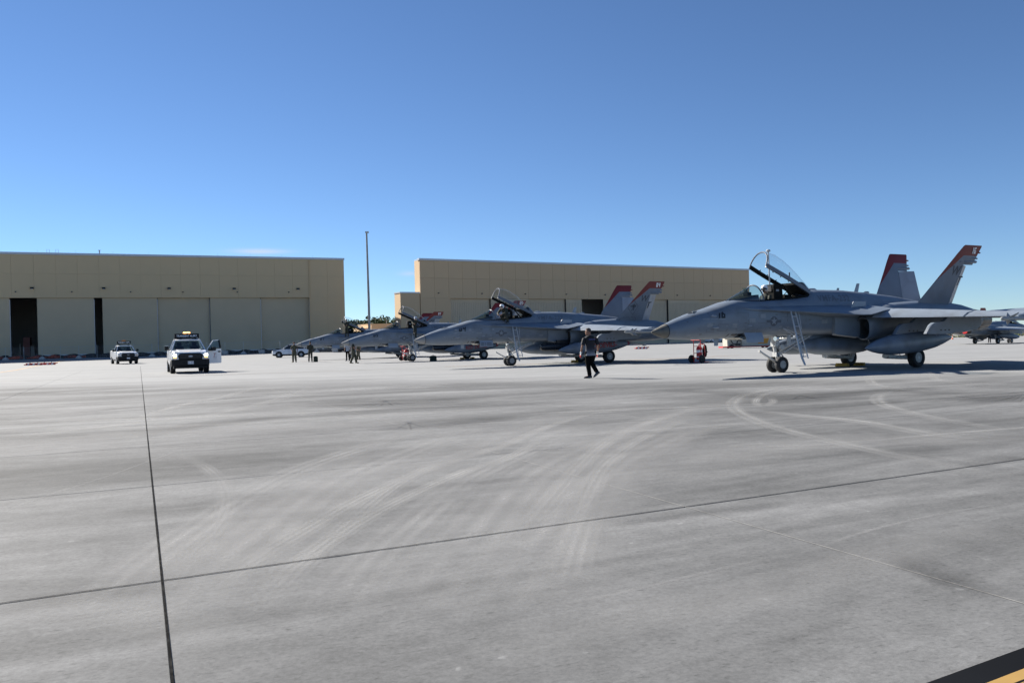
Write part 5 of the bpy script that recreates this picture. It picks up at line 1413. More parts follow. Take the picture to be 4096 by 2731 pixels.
    if door_open:
        th = R(47); ca, sa = math.cos(th), math.sin(th)
        def dt(l, o, z): return (-1.0 - l * sa - o * ca, 1.24 - l * ca + o * sa, z)      # l along the door, o outwards
        out = [(0, .50), (1.12, .50), (1.17, .58), (1.17, 1.36), (0, 1.31)]
        b = MB(); b.add([dt(l, .03, z) for l, z in out] + [dt(l, -.06, z) for l, z in out], [(0, 1, 2, 3, 4), (9, 8, 7, 6, 5)] + [(i, i + 5, (i + 1) % 5 + 5, (i + 1) % 5) for i in range(5)])
        dr = b.obj('door', M['white'], t, 0); dr['label'] = 'open driver side door with a small logo'
        b = MB(); b.tube([dt(.0, 0, 1.31), dt(.62, -.08, 1.84), dt(1.10, -.1, 1.87)], .028, 6); b.obj('window_frame', M['white'], dr)
        b = MB(); b.tube([dt(1.12, -.09, 1.86), dt(1.15, -.02, 1.36)], .055, 6); b.tube([dt(.05, .03, 1.30), dt(.5, .035, 1.31), dt(.62, .035, 1.37), dt(1.15, .035, 1.385)], .014, 5); b.obj('window_seal', M['blackplastic'], dr)
        b = MB(); b.add([dt(.03, 0, 1.31), dt(1.14, 0, 1.36), dt(1.09, -.09, 1.84), dt(.63, -.07, 1.82)], [(0, 1, 2, 3)]); b.obj('window', M['autoglass'], dr, 0)
        b = MB(); b.loft([[dt(l, o, z) for l, z in ((.22, 1.24), (.46, 1.24), (.50, 1.34), (.46, 1.46), (.24, 1.46), (.18, 1.36))] for o in (.13, .25)]); b.tube([dt(.1, .04, 1.28), dt(.28, .18, 1.3)], .05, 6); b.obj('wing_mirror', M['blackplastic'], dr, 30)
        b = MB(); b.loft([[dt(l, o, z) for l, z in ((.90, 1.14), (1.09, 1.14), (1.11, 1.18), (1.09, 1.22), (.90, 1.22), (.88, 1.18))] for o in (.025, .045)]); b.obj('handle', M['blackplastic'], dr)
        def dl(x, y): return Vector(dt(.68 - x * -1, .036, .92 + y))
        decal(poly_bm([[(-.12, .13), (.12, .13), (.12, .105), (-.12, .105)], [(-.02, .12), (.025, .12), (-.07, -.12), (-.115, -.12)]]), 'logo', M['redlet'], dr, lambda x, y: Vector(dt(.62 + x, .036, .96 + y)))
        decal(poly_bm([[(-.05, -.12), (.13, -.12), (.13, -.105), (-.05, -.105)], [(.115, -.11), (.13, -.11), (.065, .07), (.05, .07)], [(-.12, -.18), (.14, -.18), (.14, -.172), (-.12, -.172)], [(-.12, -.22), (.14, -.22), (.14, -.212), (-.12, -.212)]]), 'logo', M['low_vis'], dr, lambda x, y: Vector(dt(.62 + x, .036, .96 + y)))
    return t
def place_front(u, D, rot, fwd=1.85):
    f = Vector((-math.sin(rot), math.cos(rot), 0)); p = at(u, D); return p - f * fwd
make_truck(place_front(759, 47.3, R(205)), R(205), 'nearer white pickup truck with lit headlights and an open driver door', True, True, 1.995)
make_truck(place_front(508, 87, R(213)), R(213), 'farther white pickup truck with its lights off and doors shut', False, False, 2.13)

# ------------------------------------------------------------------ white suv
def make_suv():
    q = at(1163, 107); r_ = R(102)
    t = thing('suv', 'white five door suv behind the nose of jet 07', 'suv', (q.x, q.y, q.z), r_)
    b = MB()
    def ring(y, hw, z0, z1, top): return sq_ring(y, hw, z0, z1, top, .07)
    b.loft([ring(2.30, .70, .55, .82, .62), ring(2.18, .86, .42, .95, .78), ring(1.85, .92, .40, 1.0, .85), ring(1.0, .93, .36, 1.07, .86), ring(.6, .93, .36, 1.10, .87), ring(-1.2, .93, .36, 1.13, .87), ring(-1.95, .91, .42, 1.12, .84), ring(-2.25, .86, .52, 1.06, .78), ring(-2.32, .78, .6, .98, .7)])
    b.obj('body', M['white'], t, 35)
    b = MB(); b.loft([[(-w, y, z - .05), (-w + .03, y, z), (w - .03, y, z), (w, y, z - .05)] for y, w, z in ((.25, .62, 1.60), (-.1, .66, 1.665), (-1.0, .66, 1.68), (-1.7, .62, 1.63), (-1.95, .6, 1.57))])
    for s in (1, -1):
        b.tube([(s * .86, 1.02, 1.08), (s * .62, .25, 1.58)], .035, 6); b.tube([(s * .87, -1.75, 1.12), (s * .62, -1.85, 1.57)], .07, 6); b.tube([(s * .60, .1, 1.70), (s * .60, -1.6, 1.71)], .018, 6)
    b.obj('roof', M['white'], t, 35)
    b = MB(); b.loft([[(-w0, y0, 1.08), (w0, y0, 1.08), (w1, y1, 1.61), (-w1, y1, 1.61)] for y0, y1, w0, w1 in ((1.0, .28, .84, .62), (-1.95, -1.8, .86, .62))])
    b.obj('window', mat('dark_vehicle_glass', (.02, .025, .03), .08, spec=.8), t, 35)
    b = MB(); b.loft([[(-w, y, z0), (w, y, z0), (w, y, z1), (-w, y, z1)] for y, w, z0, z1 in ((2.2, .82, .28, .48), (1.9, .94, .24, .42), (-1.9, .94, .24, .42), (-2.28, .84, .3, .55))]); b.obj('sill_cladding', M['blackplastic'], t)
    for yy in (1.42, -1.35):
        for s in (1, -1):
            b = MB(); b.lathe([(-.02, .44), (.015, .44)], 'x', (s * .915, yy, .39), 24); b.obj('wheel_arch', M['blackplastic'], t)
    wheel_things(t, (1.42, -1.35), .37, .24, .23, .865, 'suv')
    for s in (1, -1):
        b = MB(); b.loft([[(s * .88, 2.05, z), (s * .93, 1.75, z + .03), (s * .87, 1.7, z + .05), (s * .7, 2.2, z + .02)] for z in (.82, .88)]); b.obj('headlight', M['blackplastic'], t)
        b = MB(); b.loft([[(s * x, y, z) for x, z in ((.95, 1.1), (1.1, 1.1), (1.12, 1.22), (.97, 1.24))] for y in (.75, .87)]); b.obj('wing_mirror', M['white'], t)
        b = MB()
        for yy in (.15, -.85): b.tube([(s * .935, yy, .42), (s * .945, yy, .75), (s * .90, yy, 1.08)], .006, 4)
        b.obj('door_seam', M['low_vis'], t)
    return t
make_suv()

# ------------------------------------------------------------------ people
def skin_body(name, J, E, m, parent, root=0, sub=1):
    names_ = list(J)
    me = bpy.data.meshes.new(name)
    me.from_pydata([J[k][0] for k in names_], [(names_.index(a), names_.index(b)) for a, b in E], [])
    o = bpy.data.objects.new(name, me); COL.objects.link(o)
    o.modifiers.new('s', 'SKIN')
    for i, k in enumerate(names_):
        r = J[k][1]; me.skin_vertices[0].data[i].radius = (r, r) if not isinstance(r, tuple) else r
        me.skin_vertices[0].data[i].use_root = (i == root)
    o.modifiers.new('u', 'SUBSURF').levels = sub
    bpy.context.view_layer.update()
    nm = bpy.data.meshes.new_from_object(o.evaluated_get(bpy.context.evaluated_depsgraph_get()))
    bpy.data.objects.remove(o); bpy.data.meshes.remove(me)
    nm.name = name; nm.materials.clear(); nm.materials.append(m)
    for p in nm.polygons: p.use_smooth = True
    return link(name, nm, parent)
STAND = dict(pel=(0, 0, .95), ch=(0, .01, 1.32), nk=(0, 0, 1.50), hd=(0, .03, 1.66),
    sL=(-.185, 0, 1.42), eL=(-.27, -.03, 1.14), wL=(-.27, .08, .90), sR=(.185, 0, 1.42), eR=(.27, -.03, 1.14), wR=(.27, .08, .90),
    hL=(-.09, 0, .92), kL=(-.11, .02, .50), aL=(-.13, -.02, .09), tL=(-.15, .17, .035), hR=(.09, 0, .92), kR=(.11, .02, .50), aR=(.13, -.02, .09), tR=(.15, .17, .035))
def person(label, loc, rot, pose=None, top='camo', bottom='camo', shoe='boot', head='hair', sleeves='short', scale=1.0, gloves=None, look=0.0, torso_twist=0.0, baggy=1.0, parent=None, shirt_m=None, blouse=0.0):
    Pz = dict(STAND); Pz.update(pose or {})
    V = {k: Vector(v) for k, v in Pz.items()}
    t = thing('person', label, 'person', loc, rot)
    t.scale = (scale,) * 3
    J = {}; 
    def j(n, p, r): J[n] = (tuple(p), r)
    j('pel', V['pel'], .115); j('ch', V['ch'], .12); j('nk', V['nk'], .058); j('hd', V['hd'] - Vector((0, 0, .03)), .07)
    for s in 'LR':
        j('s' + s, V['s' + s], .06); j('e' + s, V['e' + s], .043); j('w' + s, V['w' + s], .029)
        j('h' + s, V['h' + s], .07); j('k' + s, V['k' + s], .034); j('a' + s, V['a' + s], .032); j('t' + s, V['t' + s] * .7 + V['a' + s] * .3, .018)
    E = [('pel', 'ch'), ('ch', 'nk'), ('nk', 'hd')]
    for s in 'LR': E += [('ch', 's' + s), ('s' + s, 'e' + s), ('e' + s, 'w' + s), ('pel', 'h' + s), ('h' + s, 'k' + s), ('k' + s, 'a' + s), ('a' + s, 't' + s)]
    body = skin_body('body', J, E, M['skin'], t)
    # head with face, ears and neck
    hd = V['hd']; cl, sl = math.cos(look), math.sin(look)
    def H(x, y, z): return (hd.x + x * cl - y * sl, hd.y + x * sl + y * cl, hd.z + z)
    b = MB(); rings = []
    for z, rx, ryf, ryb in ((-.125, .028, .05, .03), (-.11, .05, .085, .05), (-.07, .063, .092, .07), (-.02, .072, .092, .09), (.03, .075, .09, .10), (.07, .072, .078, .097), (.105, .055, .055, .075), (.125, .025, .028, .035)):
        rings.append([H(rx * math.cos(a), (ryf if math.sin(a) > 0 else ryb) * math.sin(a), z) for a in [2 * math.pi * k / 16 for k in range(16)]])
    b.loft(rings)
    b.loft([[H(-.008, .088, .015), H(.008, .088, .015), H(0, .094, .02)], [H(-.017, .086, -.035), H(.017, .086, -.035), H(0, .118, -.032)]])
    for s in (1, -1): b.loft([[H(s * .07, .0, z), H(s * .085, -.012, z), H(s * .083, -.03, z), H(s * .068, -.02, z)] for z in (-.04, .02)])
    hm = b.obj('head', M['skin'], body, 60)
    b = MB()
    b.tube([H(-.045, .08, .0), H(-.015, .093, .0)], .009, 5); b.tube([H(.045, .08, .0), H(.015, .093, .0)], .009, 5); b.tube([H(-.022, .088, -.072), H(.022, .088, -.072)], .005, 5)
    b.obj('face_detail', M['hair'], body)
    if head in ('hair', 'cropped'):
        g = 1.05 if head == 'hair' else 1.025; b = MB(); rings = []
        for z, rx, ry0 in ((-.03, .072, .09), (.03, .075, .10), (.07, .073, .098), (.105, .056, .076), (.128, .026, .036)):
            rings.append([H(rx * g * math.cos(a), (min(ry0, .09) if z > .06 else .02) * g * math.sin(a) if math.sin(a) > 0 else ry0 * g * math.sin(a), z + .004) for a in [2 * math.pi * k / 16 for k in range(16)]])
        b.loft(rings); b.obj('hair', M['hair' if head == 'hair' else 'cropped'], t, 60)
    if head == 'helmet':
        b = MB(); rings = []
        for z, r in ((-.06, .105), (-.02, .118), (.03, .128), (.08, .122), (.12, .095), (.145, .05), (.152, .01)):
            rings.append([H(r * .92 * math.cos(a), -.01 + r * 1.08 * math.sin(a), z) for a in [2 * math.pi * k / 18 for k in range(18)]])
        b.loft(rings); b.obj('helmet', M['helmet'], t, 60)
        b = MB(); b.loft([[H((.10 + e) * math.cos(a), .0 + (.125 + e) * math.sin(a), z) for a in [R(15 + 150 * k / 10) for k in range(11)]] for e, z in ((.0, .05), (.012, .03), (.012, -.02), (.0, -.04))], False, (False, False)); b.obj('visor', M['pod'], t, 60)
        b = MB(); b.tube([H(0, .1, -.06), H(0, .15, -.09)], [.035, .028], 8); b.obj('oxygen_mask', M['blackplastic'], t) if top == 'flight' and pose and pose.get('mask') else None
    if head == 'cap':
        b = MB(); b.loft([[H(r * math.cos(a), r * 1.15 * math.sin(a), z) for a in [2 * math.pi * k / 16 for k in range(16)]] for z, r in ((.035, .083), (.09, .083), (.115, .06), (.125, .02))]); b.loft([[H(-.06, .08, .04), H(.06, .08, .04), H(.05, .08, .05), H(-.05, .08, .05)], [H(-.04, .16, .03), H(.04, .16, .03), H(.03, .16, .035), H(-.03, .16, .035)]]); b.obj('cap', M[bottom], t, 60)
    # torso garment
    up = (V['nk'] - V['pel']).normalized()
    sh = (V['sR'] - V['sL']).normalized(); hip = (V['hR'] - V['hL']).normalized()
    b = MB(); rings = []
    prof = [(-.10 - blouse, .172 + blouse * .3, .135 + blouse * .3), (.02, .17, .128), (.15, .158, .11), (.30, .175, .12), (.42, .19, .122), (.50, .178, .10), (.54, .12, .08), (.565, .065, .065)]
    Lt = (V['nk'] - V['pel']).length / .55
    for k, (d, rx, ry) in enumerate(prof):
        tt = max(0, min(1, d / .5)); cx = hip.lerp(sh, tt).normalized(); cy = up.cross(cx).normalized()
        c = V['pel'] + up * d * Lt
        rings.append([c + cx * (rx * math.cos(a)) + cy * (ry * math.sin(a)) for a in [2 * math.pi * q / 18 for q in range(18)]])
    b.loft(rings)
    for s in 'LR':
        S, El, Wr = V['s' + s], V['e' + s], V['w' + s]
        if sleeves == 'short': b.tube([S.lerp(V['ch'], .3) - Vector((0, 0, .02)), S.lerp(V['ch'], .08) - Vector((0, 0, .012)), S.lerp(El, .12), S.lerp(El, .4), S.lerp(El, .82)], [.05, .066, .072, .068, .068], 10)
        else: b.tube([S.lerp(V['ch'], .25) - Vector((0, 0, .01)), S, S.lerp(El, .5), El, El.lerp(Wr, .5), Wr.lerp(El, .04)], [.07, .075, .066, .058, .05, .042], 10)
    b.obj('shirt' if sleeves == 'short' else 'jacket', shirt_m or M[top], t, 60)
    b = MB()
    c = V['pel']; cy = up.cross(hip).normalized()
    b.loft([[c + up * d + hip * (rx * math.cos(a)) + cy * (ry * math.sin(a)) for a in [2 * math.pi * q / 16 for q in range(16)]] for d, rx, ry in ((-.12, .10, .09), (-.06, .16, .12), (.06, .158, .115), (.1, .155, .112))])
    for s in 'LR':
        Hh, Kk, Aa = V['h' + s], V['k' + s], V['a' + s]
        b.tube([Hh + Vector((0, 0, .04)), Hh.lerp(Kk, .2), Hh.lerp(Kk, .6), Kk, Kk.lerp(Aa, .3), Kk.lerp(Aa, .65), Kk.lerp(Aa, .9), Aa.lerp(Kk, .02)], [.09 * baggy, .10 * baggy, .085 * baggy, .073 * baggy, .073 * baggy, .066 * baggy, .065 * baggy, .056 * baggy], 12)
    b.obj('trousers', M[bottom], t, 60)
    for s in 'LR':
        A_, T_ = V['a' + s], V['t' + s]; d = (T_ - A_); f = Vector((d.x, d.y, 0)).normalized() if Vector((d.x, d.y, 0)).length > .02 else Vector((0, 1, 0)); f = (T_ - A_ + Vector((0, 0, .05))).normalized(); sd_ = f.cross(Vector((0, 0, 1))).normalized(); un = sd_.cross(f).normalized()
        b = MB(); o = A_ - un * .085
        rr_ = []
        for l, w, h0, h in ((-.075, .026, .0, .06), (-.05, .038, -.0, .12), (.0, .042, .0, .13), (.07, .044, .0, .085), (.13, .048, .0, .07), (.19, .04, .005, .055), (.215, .02, .015, .035)):
            cc = o + f * l; rr_.append([cc + sd_ * w + un * h0, cc + sd_ * w * .9 + un * h * .7, cc + sd_ * w * .45 + un * h, cc - sd_ * w * .45 + un * h, cc - sd_ * w * .9 + un * h * .7, cc - sd_ * w + un * h0])
        b.loft(rr_); b.obj('boot' if shoe == 'boot' else 'shoe', M[shoe], t, 60)
        # hand: palm, four fingers, thumb
        Wr, El = V['w' + s], V['e' + s]; fd = (Wr - El).normalized(); side_ = Vector((0, 1, 0)); side_ = (side_ - fd * side_.dot(fd)).normalized(); nn = fd.cross(side_)
        sg = 1 if s == 'L' else -1
        b = MB(); b.loft([[Wr + fd * l + side_ * (w * math.cos(a)) + nn * (h * math.sin(a)) for a in [2 * math.pi * q / 10 for q in range(10)]] for l, w, h in ((-.01, .026, .02), (.02, .034, .019), (.06, .043, .018), (.095, .04, .015))])
        for k, ln in enumerate((.068, .076, .07, .055)):
            o = Wr + fd * .09 + side_ * (.030 - .020 * k); q = o + fd * ln * .5; q2 = o + fd * ln * .85 + nn * (sg * .03)
            b.tube([o, q, q2], [.0095, .009, .006], 6)
        o = Wr + fd * .03 + side_ * .034; b.tube([o, o + fd * .035 + side_ * .022, o + fd * .066 + side_ * .02], [.012, .011, .008], 6)
        if gloves:
            b.m = [1 if b.v[f_[0]] and (Vector(b.v[f_[0]]) - Wr).dot(fd) > .03 else 0 for f_ in b.f]
            b.tube([Wr - fd * .055, Wr - fd * .05, Wr], [.032, .038, .033], 8); b.obj('glove', [M['gloveW'], M['gloveR']], t, 60)
        else: b.obj('hand', M['skin'], body, 60)
    return t
M['cropped'] = mat('cropped_grey_hair', (0.06, 0.045, 0.038), 0.8)
# shirt with a printed fade from black shoulders to pale blue hem
def fade_shirt():
    m = mat('printed_fade_shirt', (0.03, 0.04, 0.06), 0.8, bump=.2, bscale=18); t = m.node_tree; b = t.nodes['Principled BSDF']; N = t.nodes
    tcn = N.new('ShaderNodeTexCoord'); sp = N.new('ShaderNodeSeparateXYZ'); t.links.new(tcn.outputs['Object'], sp.inputs[0])
    nz_ = N.new('ShaderNodeTexNoise'); nz_.inputs['Scale'].default_value = 11; nz_.inputs['Detail'].default_value = 6; t.links.new(tcn.outputs['Object'], nz_.inputs[0])
    a = N.new('ShaderNodeMath'); a.operation = 'MULTIPLY_ADD'; t.links.new(nz_.outputs[0], a.inputs[0]); a.inputs[1].default_value = .16; t.links.new(sp.outputs[2], a.inputs[2])
    r = N.new('ShaderNodeValToRGB'); mr = N.new('ShaderNodeMapRange'); t.links.new(a.outputs[0], mr.inputs[0]); mr.inputs[1].default_value = .92; mr.inputs[2].default_value = 1.42
    t.links.new(mr.outputs[0], r.inputs[0]); el = r.color_ramp.elements
    el[0].position = 0; el[0].color = (.2, .215, .25, 1); el[1].position = 1; el[1].color = (.005, .006, .009, 1)
    for p_, c in ((.16, (.08, .09, .12, 1)), (.30, (.022, .028, .045, 1)), (.44, (.008, .010, .02, 1))): e_ = el.new(p_); e_.color = c
    t.links.new(r.outputs[0], b.inputs['Base Color']); return m
fs_m = fade_shirt()
mA = person('man in black trousers and dark fading shirt with red and white gloves walking away', at(2364, 28.4), R(18),
    dict(pel=(0, 0, .93), ch=(.02, .0, 1.27), nk=(-.02, -.01, 1.46), hd=(-.05, .03, 1.60), sL=(-.20, .02, 1.38), eL=(-.30, .0, 1.10), wL=(-.33, .05, .865), sR=(.20, -.02, 1.38), eR=(.275, -.06, 1.10), wR=(.285, .02, .86),
         hL=(-.085, .02, .90), kL=(-.05, .12, .50), aL=(.0, .10, .09), tL=(-.19, .2, .03), hR=(.09, -.02, .90), kR=(.09, .10, .52), aR=(.185, -.10, .21), tR=(.10, -.0, .06)),
    'trousers', 'trousers', 'shoe', 'cropped', 'short', 1.0, True, R(62), baggy=1.12, shirt_m=fs_m, blouse=.05)
decal(text_mesh('TRANSIENT ALERT', .031, .001), 'shirt_lettering', mat('blue_print', (.12, .16, .5), .6), mA, lambda x, y: Vector((x + .01, -.133, 1.335 + y)))
fold = dict(eL=(-.25, -.02, 1.15), wL=(-.06, .19, 1.10), eR=(.25, -.02, 1.15), wR=(.06, .19, 1.13))
person('soldier in green camouflage facing the camera between the suv and jet 07', at(1178, 71.5), R(176), dict(wL=(-.30, .02, .90), wR=(.12, .17, .98), eR=(.27, .0, 1.15), tL=(-.2, .15, .035)), 'camo', 'camo', 'boot', 'hair', 'short', 1.0, baggy=1.2)
person('airman in a dark olive flight suit seen from behind with folded arms', at(1242, 71.5), R(8), fold, 'flight', 'flight', 'shoe', 'hair', 'long', 1.0, look=R(25))
walk = dict(hL=(-.08, 0, .92), kL=(-.09, .15, .50), aL=(-.09, .20, .10), tL=(-.09, .39, .04), hR=(.08, 0, .92), kR=(.09, -.02, .50), aR=(.09, -.20, .10), tR=(.09, -.02, .035), wR=(.20, .28, 1.0), eR=(.25, .03, 1.14), wL=(-.26, .0, .88), eL=(-.27, -.1, 1.13))
person('soldier in green t-shirt and camouflage trousers walking right past the nose of jet 05', at(1414, 61.5), R(-80), walk, 'flight', 'camo', 'boot', 'cropped', 'short', 1.02, baggy=1.25)
person('man in pale shirt and black trousers standing under the nose of jet 05', at(1392, 72.5), R(170), dict(wL=(-.33, .12, .95)), 'shirt', 'trousers', 'shoe', 'hair', 'short', 1.0)
person('soldier partly hidden behind the nose of jet 05 with hands raised', at(1434, 76.5), R(150), dict(wR=(.12, .3, 1.25), eR=(.3, .1, 1.15), kL=(-.15, .1, .5), aL=(-.22, .05, .09), tL=(-.25, .24, .035)), 'camo', 'camo', 'boot', 'hair', 'short', 1.0, baggy=1.2)
person('person whose legs show under the far jet on the right', at(3958, 116), R(120), dict(), 'flight', 'trousers', 'shoe', 'hair', 'long', 1.0)

# ------------------------------------------------------------------ jets
def jetpos(x, y): return Vector((x, y, gz(x, y)))
j16 = make_jet('16', jetpos(4.5, 26.63), R(28.42), 'nearest grey fighter jet marked 16 on the right with dark nose cone and raised canopy', 'dark', None, False, False, True)
j04 = make_jet('04', jetpos(-5.08, 42.83), R(27.35), 'grey fighter jet marked 04 in the middle with a diamond emblem on its tail', 'light', 'RED-DEVILS-', True, True, False, cap=True, door_text=True)
j05 = make_jet('05', jetpos(-12.66, 61.14), R(29.32), 'grey fighter jet marked 05 between jets 04 and 07', 'light', 'RED DEVILS', False, True, False, cap=True)
j07 = make_jet('07', jetpos(-21.25, 80.93), R(25.99), 'smallest grey fighter jet marked 07 with its nose before the white suv', 'light', None, False, False, False)
a_ = R(60); md = at(3945, 108); nd = Vector((math.sin(a_), math.cos(a_), 0)); np_ = md + nd * 11.07
jf = make_jet(None, Vector((np_.x, np_.y, gz(md.x, md.y))), math.atan2(-nd.y, -nd.x), 'far grey fighter jet seen from behind under the wing of jet 16', 'light', None, False, False, False, ladder=False)
b = MB(); b.lathe([(0, .001), (0, .36), (.1, .36), (.1, .001)], 'x', (16.7, .6, 1.74), 18); b.obj('exhaust_cover', M['redpaint'], jf)
decal(text_mesh('01', .22, .006), 'tail_number', M['whitelet'], jf, lambda x, y: Vector((14.5 - x, -(0.95 + (4.41 + y - 2.31) * .306 - .05), 4.41 + y)))

def jw_(j, x, p, z): return j.matrix_basis @ Vector((x, -p, z))
bpy.context.view_layer.update()
def on_jet(j, label, x, p, z, rotl, pose, **k):
    loc = j.location + Matrix.Rotation(j.rotation_euler.z, 3, 'Z') @ Vector((x, -p, z))
    return person(label, loc, j.rotation_euler.z + rotl, pose, 'flight', 'flight', 'shoe', 'helmet', 'long', **k)
# facing the nose (-x in the jet frame) is a local rotation of +90 degrees
sit = dict(pel=(0, 0, .0), ch=(0, -.05, .36), nk=(0, -.04, .56), hd=(0, .0, .73), sL=(-.19, -.05, .46), sR=(.19, -.05, .46), eL=(-.26, .05, .2), eR=(.26, .05, .2), wL=(-.15, .28, .2), wR=(.15, .28, .2),
    hL=(-.09, .03, -.03), hR=(.09, .03, -.03), kL=(-.12, .42, .02), kR=(.12, .42, .02), aL=(-.12, .55, -.33), aR=(.12, .55, -.33), tL=(-.12, .7, -.38), tR=(.12, .7, -.38), mask=(0, 0, 0))
on_jet(j16, 'pilot in white helmet sitting in the cockpit of jet 16', 5.02, 0, 2.22, R(90), sit, look=R(-28) * -1)
crouch = dict(pel=(.02, -.15, .42), ch=(0, .08, .70), nk=(0, .22, .80), hd=(0, .31, .86), sL=(-.2, .16, .74), sR=(.2, .16, .74), eL=(-.27, .34, .52), eR=(.27, .34, .52), wL=(-.12, .46, .45), wR=(.12, .46, .45),
    hL=(-.1, -.15, .40), hR=(.1, -.15, .40), kL=(-.16, .22, .42), kR=(.18, .2, .38), aL=(-.14, -.02, .09), aR=(.14, -.05, .09), tL=(-.16, .17, .035), tR=(.16, .14, .035))
on_jet(j04, 'pilot in olive flight suit crouching over the cockpit sill of jet 04', 5.05, .62, 2.34, R(115), crouch, baggy=1.1)
climb = dict(pel=(0, -.05, .92), ch=(0, .12, 1.2), nk=(0, .2, 1.36), hd=(0, .29, 1.46), sL=(-.19, .14, 1.28), sR=(.19, .14, 1.28), eL=(-.27, .3, 1.08), eR=(.27, .3, 1.1), wL=(-.24, .5, 1.0), wR=(.24, .5, 1.05),
    hL=(-.09, -.05, .9), hR=(.09, -.05, .9), kL=(-.1, .0, .46), aL=(-.1, -.06, .09), tL=(-.1, .12, .035), kR=(.12, .25, .72), aR=(.12, .18, .36), tR=(.12, .35, .33))
on_jet(j05, 'pilot in white helmet climbing out of jet 05 on to its ladder', 5.45, 1.05, 1.80, R(178), climb, look=R(20))
on_jet(j07, 'pilot in white helmet standing on the wing root beside the cockpit of jet 07', 4.95, .78, 2.20, R(150), dict(wL=(-.12, .28, 1.15), eL=(-.26, .05, 1.15), wR=(.12, .28, 1.12), eR=(.26, .05, 1.15)))

# ------------------------------------------------------------------ chocks
def chock_mesh():
    b = MB(); b.loft([[(x0, y, 0), (x1, y, 0), (x2, y, .13), (x3, y, .13)] for y, x0, x1, x2, x3 in ((-.28, -.09, .09, .05, -.05), (.28, -.09, .09, .05, -.05))]); return b.mesh('wheel_chock', M['chock'], 20)
cm = chock_mesh()
for j, nm in ((j16, 'the nearest jet'), (j04, 'the diamond emblem jet'), (j05, 'the jet with a climbing pilot')):
    for dx, side_n in ((-.47, 'ahead of'), (.47, 'behind')):
        o = link('wheel_chock', cm); Mx = Matrix.Rotation(j.rotation_euler.z, 3, 'Z')
        o.location = j.location + Mx @ Vector((11.07 + dx, 1.42, .004)); o.rotation_euler = (0, 0, j.rotation_euler.z)
        tag(o, f'yellow wheel chock {side_n} the far main wheel of {nm}', 'wheel chock', 'wheel chocks at the main wheels of the jets')

# ------------------------------------------------------------------ wheeled fire extinguishers
def extinguisher(loc, rot, label):
    t = thing('wheeled_fire_extinguisher', label, 'fire extinguisher', loc, rot, 'red wheeled fire extinguishers')
    b = MB()
    for y in (-.22, .22): b.tube([(-.1, y, .04), (-.1, y, 1.0), (-.1, y, 1.16), (-.26, y, 1.16)], .02, 8); b.tube([(.28, y * .8, .04), (.28, y * .8, .95)], .018, 8); b.tube([(-.1, y, .04), (.62, y * .8, .035)], .02, 8)
    b.tube([(-.26, -.26, 1.16), (-.26, .26, 1.16)], .02, 8); b.tube([(-.1, -.22, .5), (-.1, .22, .5)], .015, 8); b.tube([(-.1, -.22, .85), (-.1, .22, .85)], .015, 8); b.tube([(.62, -.18, .035), (.62, .18, .035)], .02, 8)
    b.tube([(.28, 0, .5), (.60, 0, .5), (.62, 0, .55)], .02, 8); b.tube([(-.15, -.36, .265), (-.15, .36, .265)], .02, 8); b.tube([(.28, -.15, .95), (.28, .15, .95)], .018, 8)
    b.obj('cart_frame', M['redpaint'], t)
    b = MB(); b.lathe([(.16, .11), (.18, .15), (.72, .15), (.80, .13), (.86, .07), (.9, .03), (.94, .03)], 'z', (.1, .02, 0), 18); tk = b.obj('agent_tank', M['redpaint'], t)
    b = MB(); b.lathe([(.5, .152), (.66, .152)], 'z', (.1, .02, 0), 18); b.lathe([(.24, .152), (.34, .152)], 'z', (.1, .02, 0), 18); b.obj('tank_label', M['whitelet'], tk)
    b = MB(); b.lathe([(.12, .06), (.14, .075), (.75, .075), (.82, .04), (.86, .02)], 'z', (-.06, -.16, 0), 14); gc = b.obj('gas_cylinder', M['redpaint'], t)
    b = MB(); b.lathe([(.55, .077), (.66, .077)], 'z', (-.06, -.16, 0), 14); b.lathe([(.18, .077), (.3, .077)], 'z', (-.06, -.16, 0), 14); b.obj('cylinder_label', M['whitelet'], gc)
    b = MB(); b.tube([(.1, .02, .93), (.1, .02, 1.0), (.2, .0, 1.03)], .03, 8); b.tube([(-.06, -.16, .86), (-.06, -.1, .95), (.08, 0, .98)], .012, 6); b.tube([(.02, -.05, 1.0), (.16, .08, 1.0)], .025, 8); b.obj('valve', M['steel'], tk)
    b = MB()
    for k in range(3):
        r = .30 - .02 * k; b.tube([(.50 + .02 * k + .13 * math.cos(a) * .9, .05 * (k - 1), .60 + r * math.sin(a)) for a in [2 * math.pi * q / 20 for q in range(21)]], .022, 6)
    b.tube([(.2, 0, 1.02), (.45, 0, .95), (.66, .02, .8), (.68, .02, .55)], .022, 6)
    b.obj('hose', M['blackplastic'], t)
    b = MB(); b.tube([(.68, .02, .55), (.68, .02, .36)], [.03, .02], 8); b.box((.62, -.03, .53), (.74, .07, .57)); b.obj('nozzle', M['darkmetal'], t)
    for y in (-.33, .33):
        b = MB(); b.lathe([(-.05, .13), (-.06, .19), (-.03, .21), (.03, .21), (.06, .19), (.05, .13)], 'y', (-.15, y, .21), 22); w = b.obj('tyre', M['tyre'], t)
        b = MB(); b.lathe([(-.035, .001), (-.05, .04), (-.03, .13), (.03, .13), (.05, .04), (.035, .001)], 'y', (-.15, y, .21), 18); b.obj('rim', M['redpaint'], w)
    return t
extinguisher(at(2795, 42), R(40), 'red wheeled fire extinguisher under the nose of jet 16')
q = at(1620, 67); extinguisher(q, R(40), 'red wheeled fire extinguisher behind the nose wheel of jet 05')

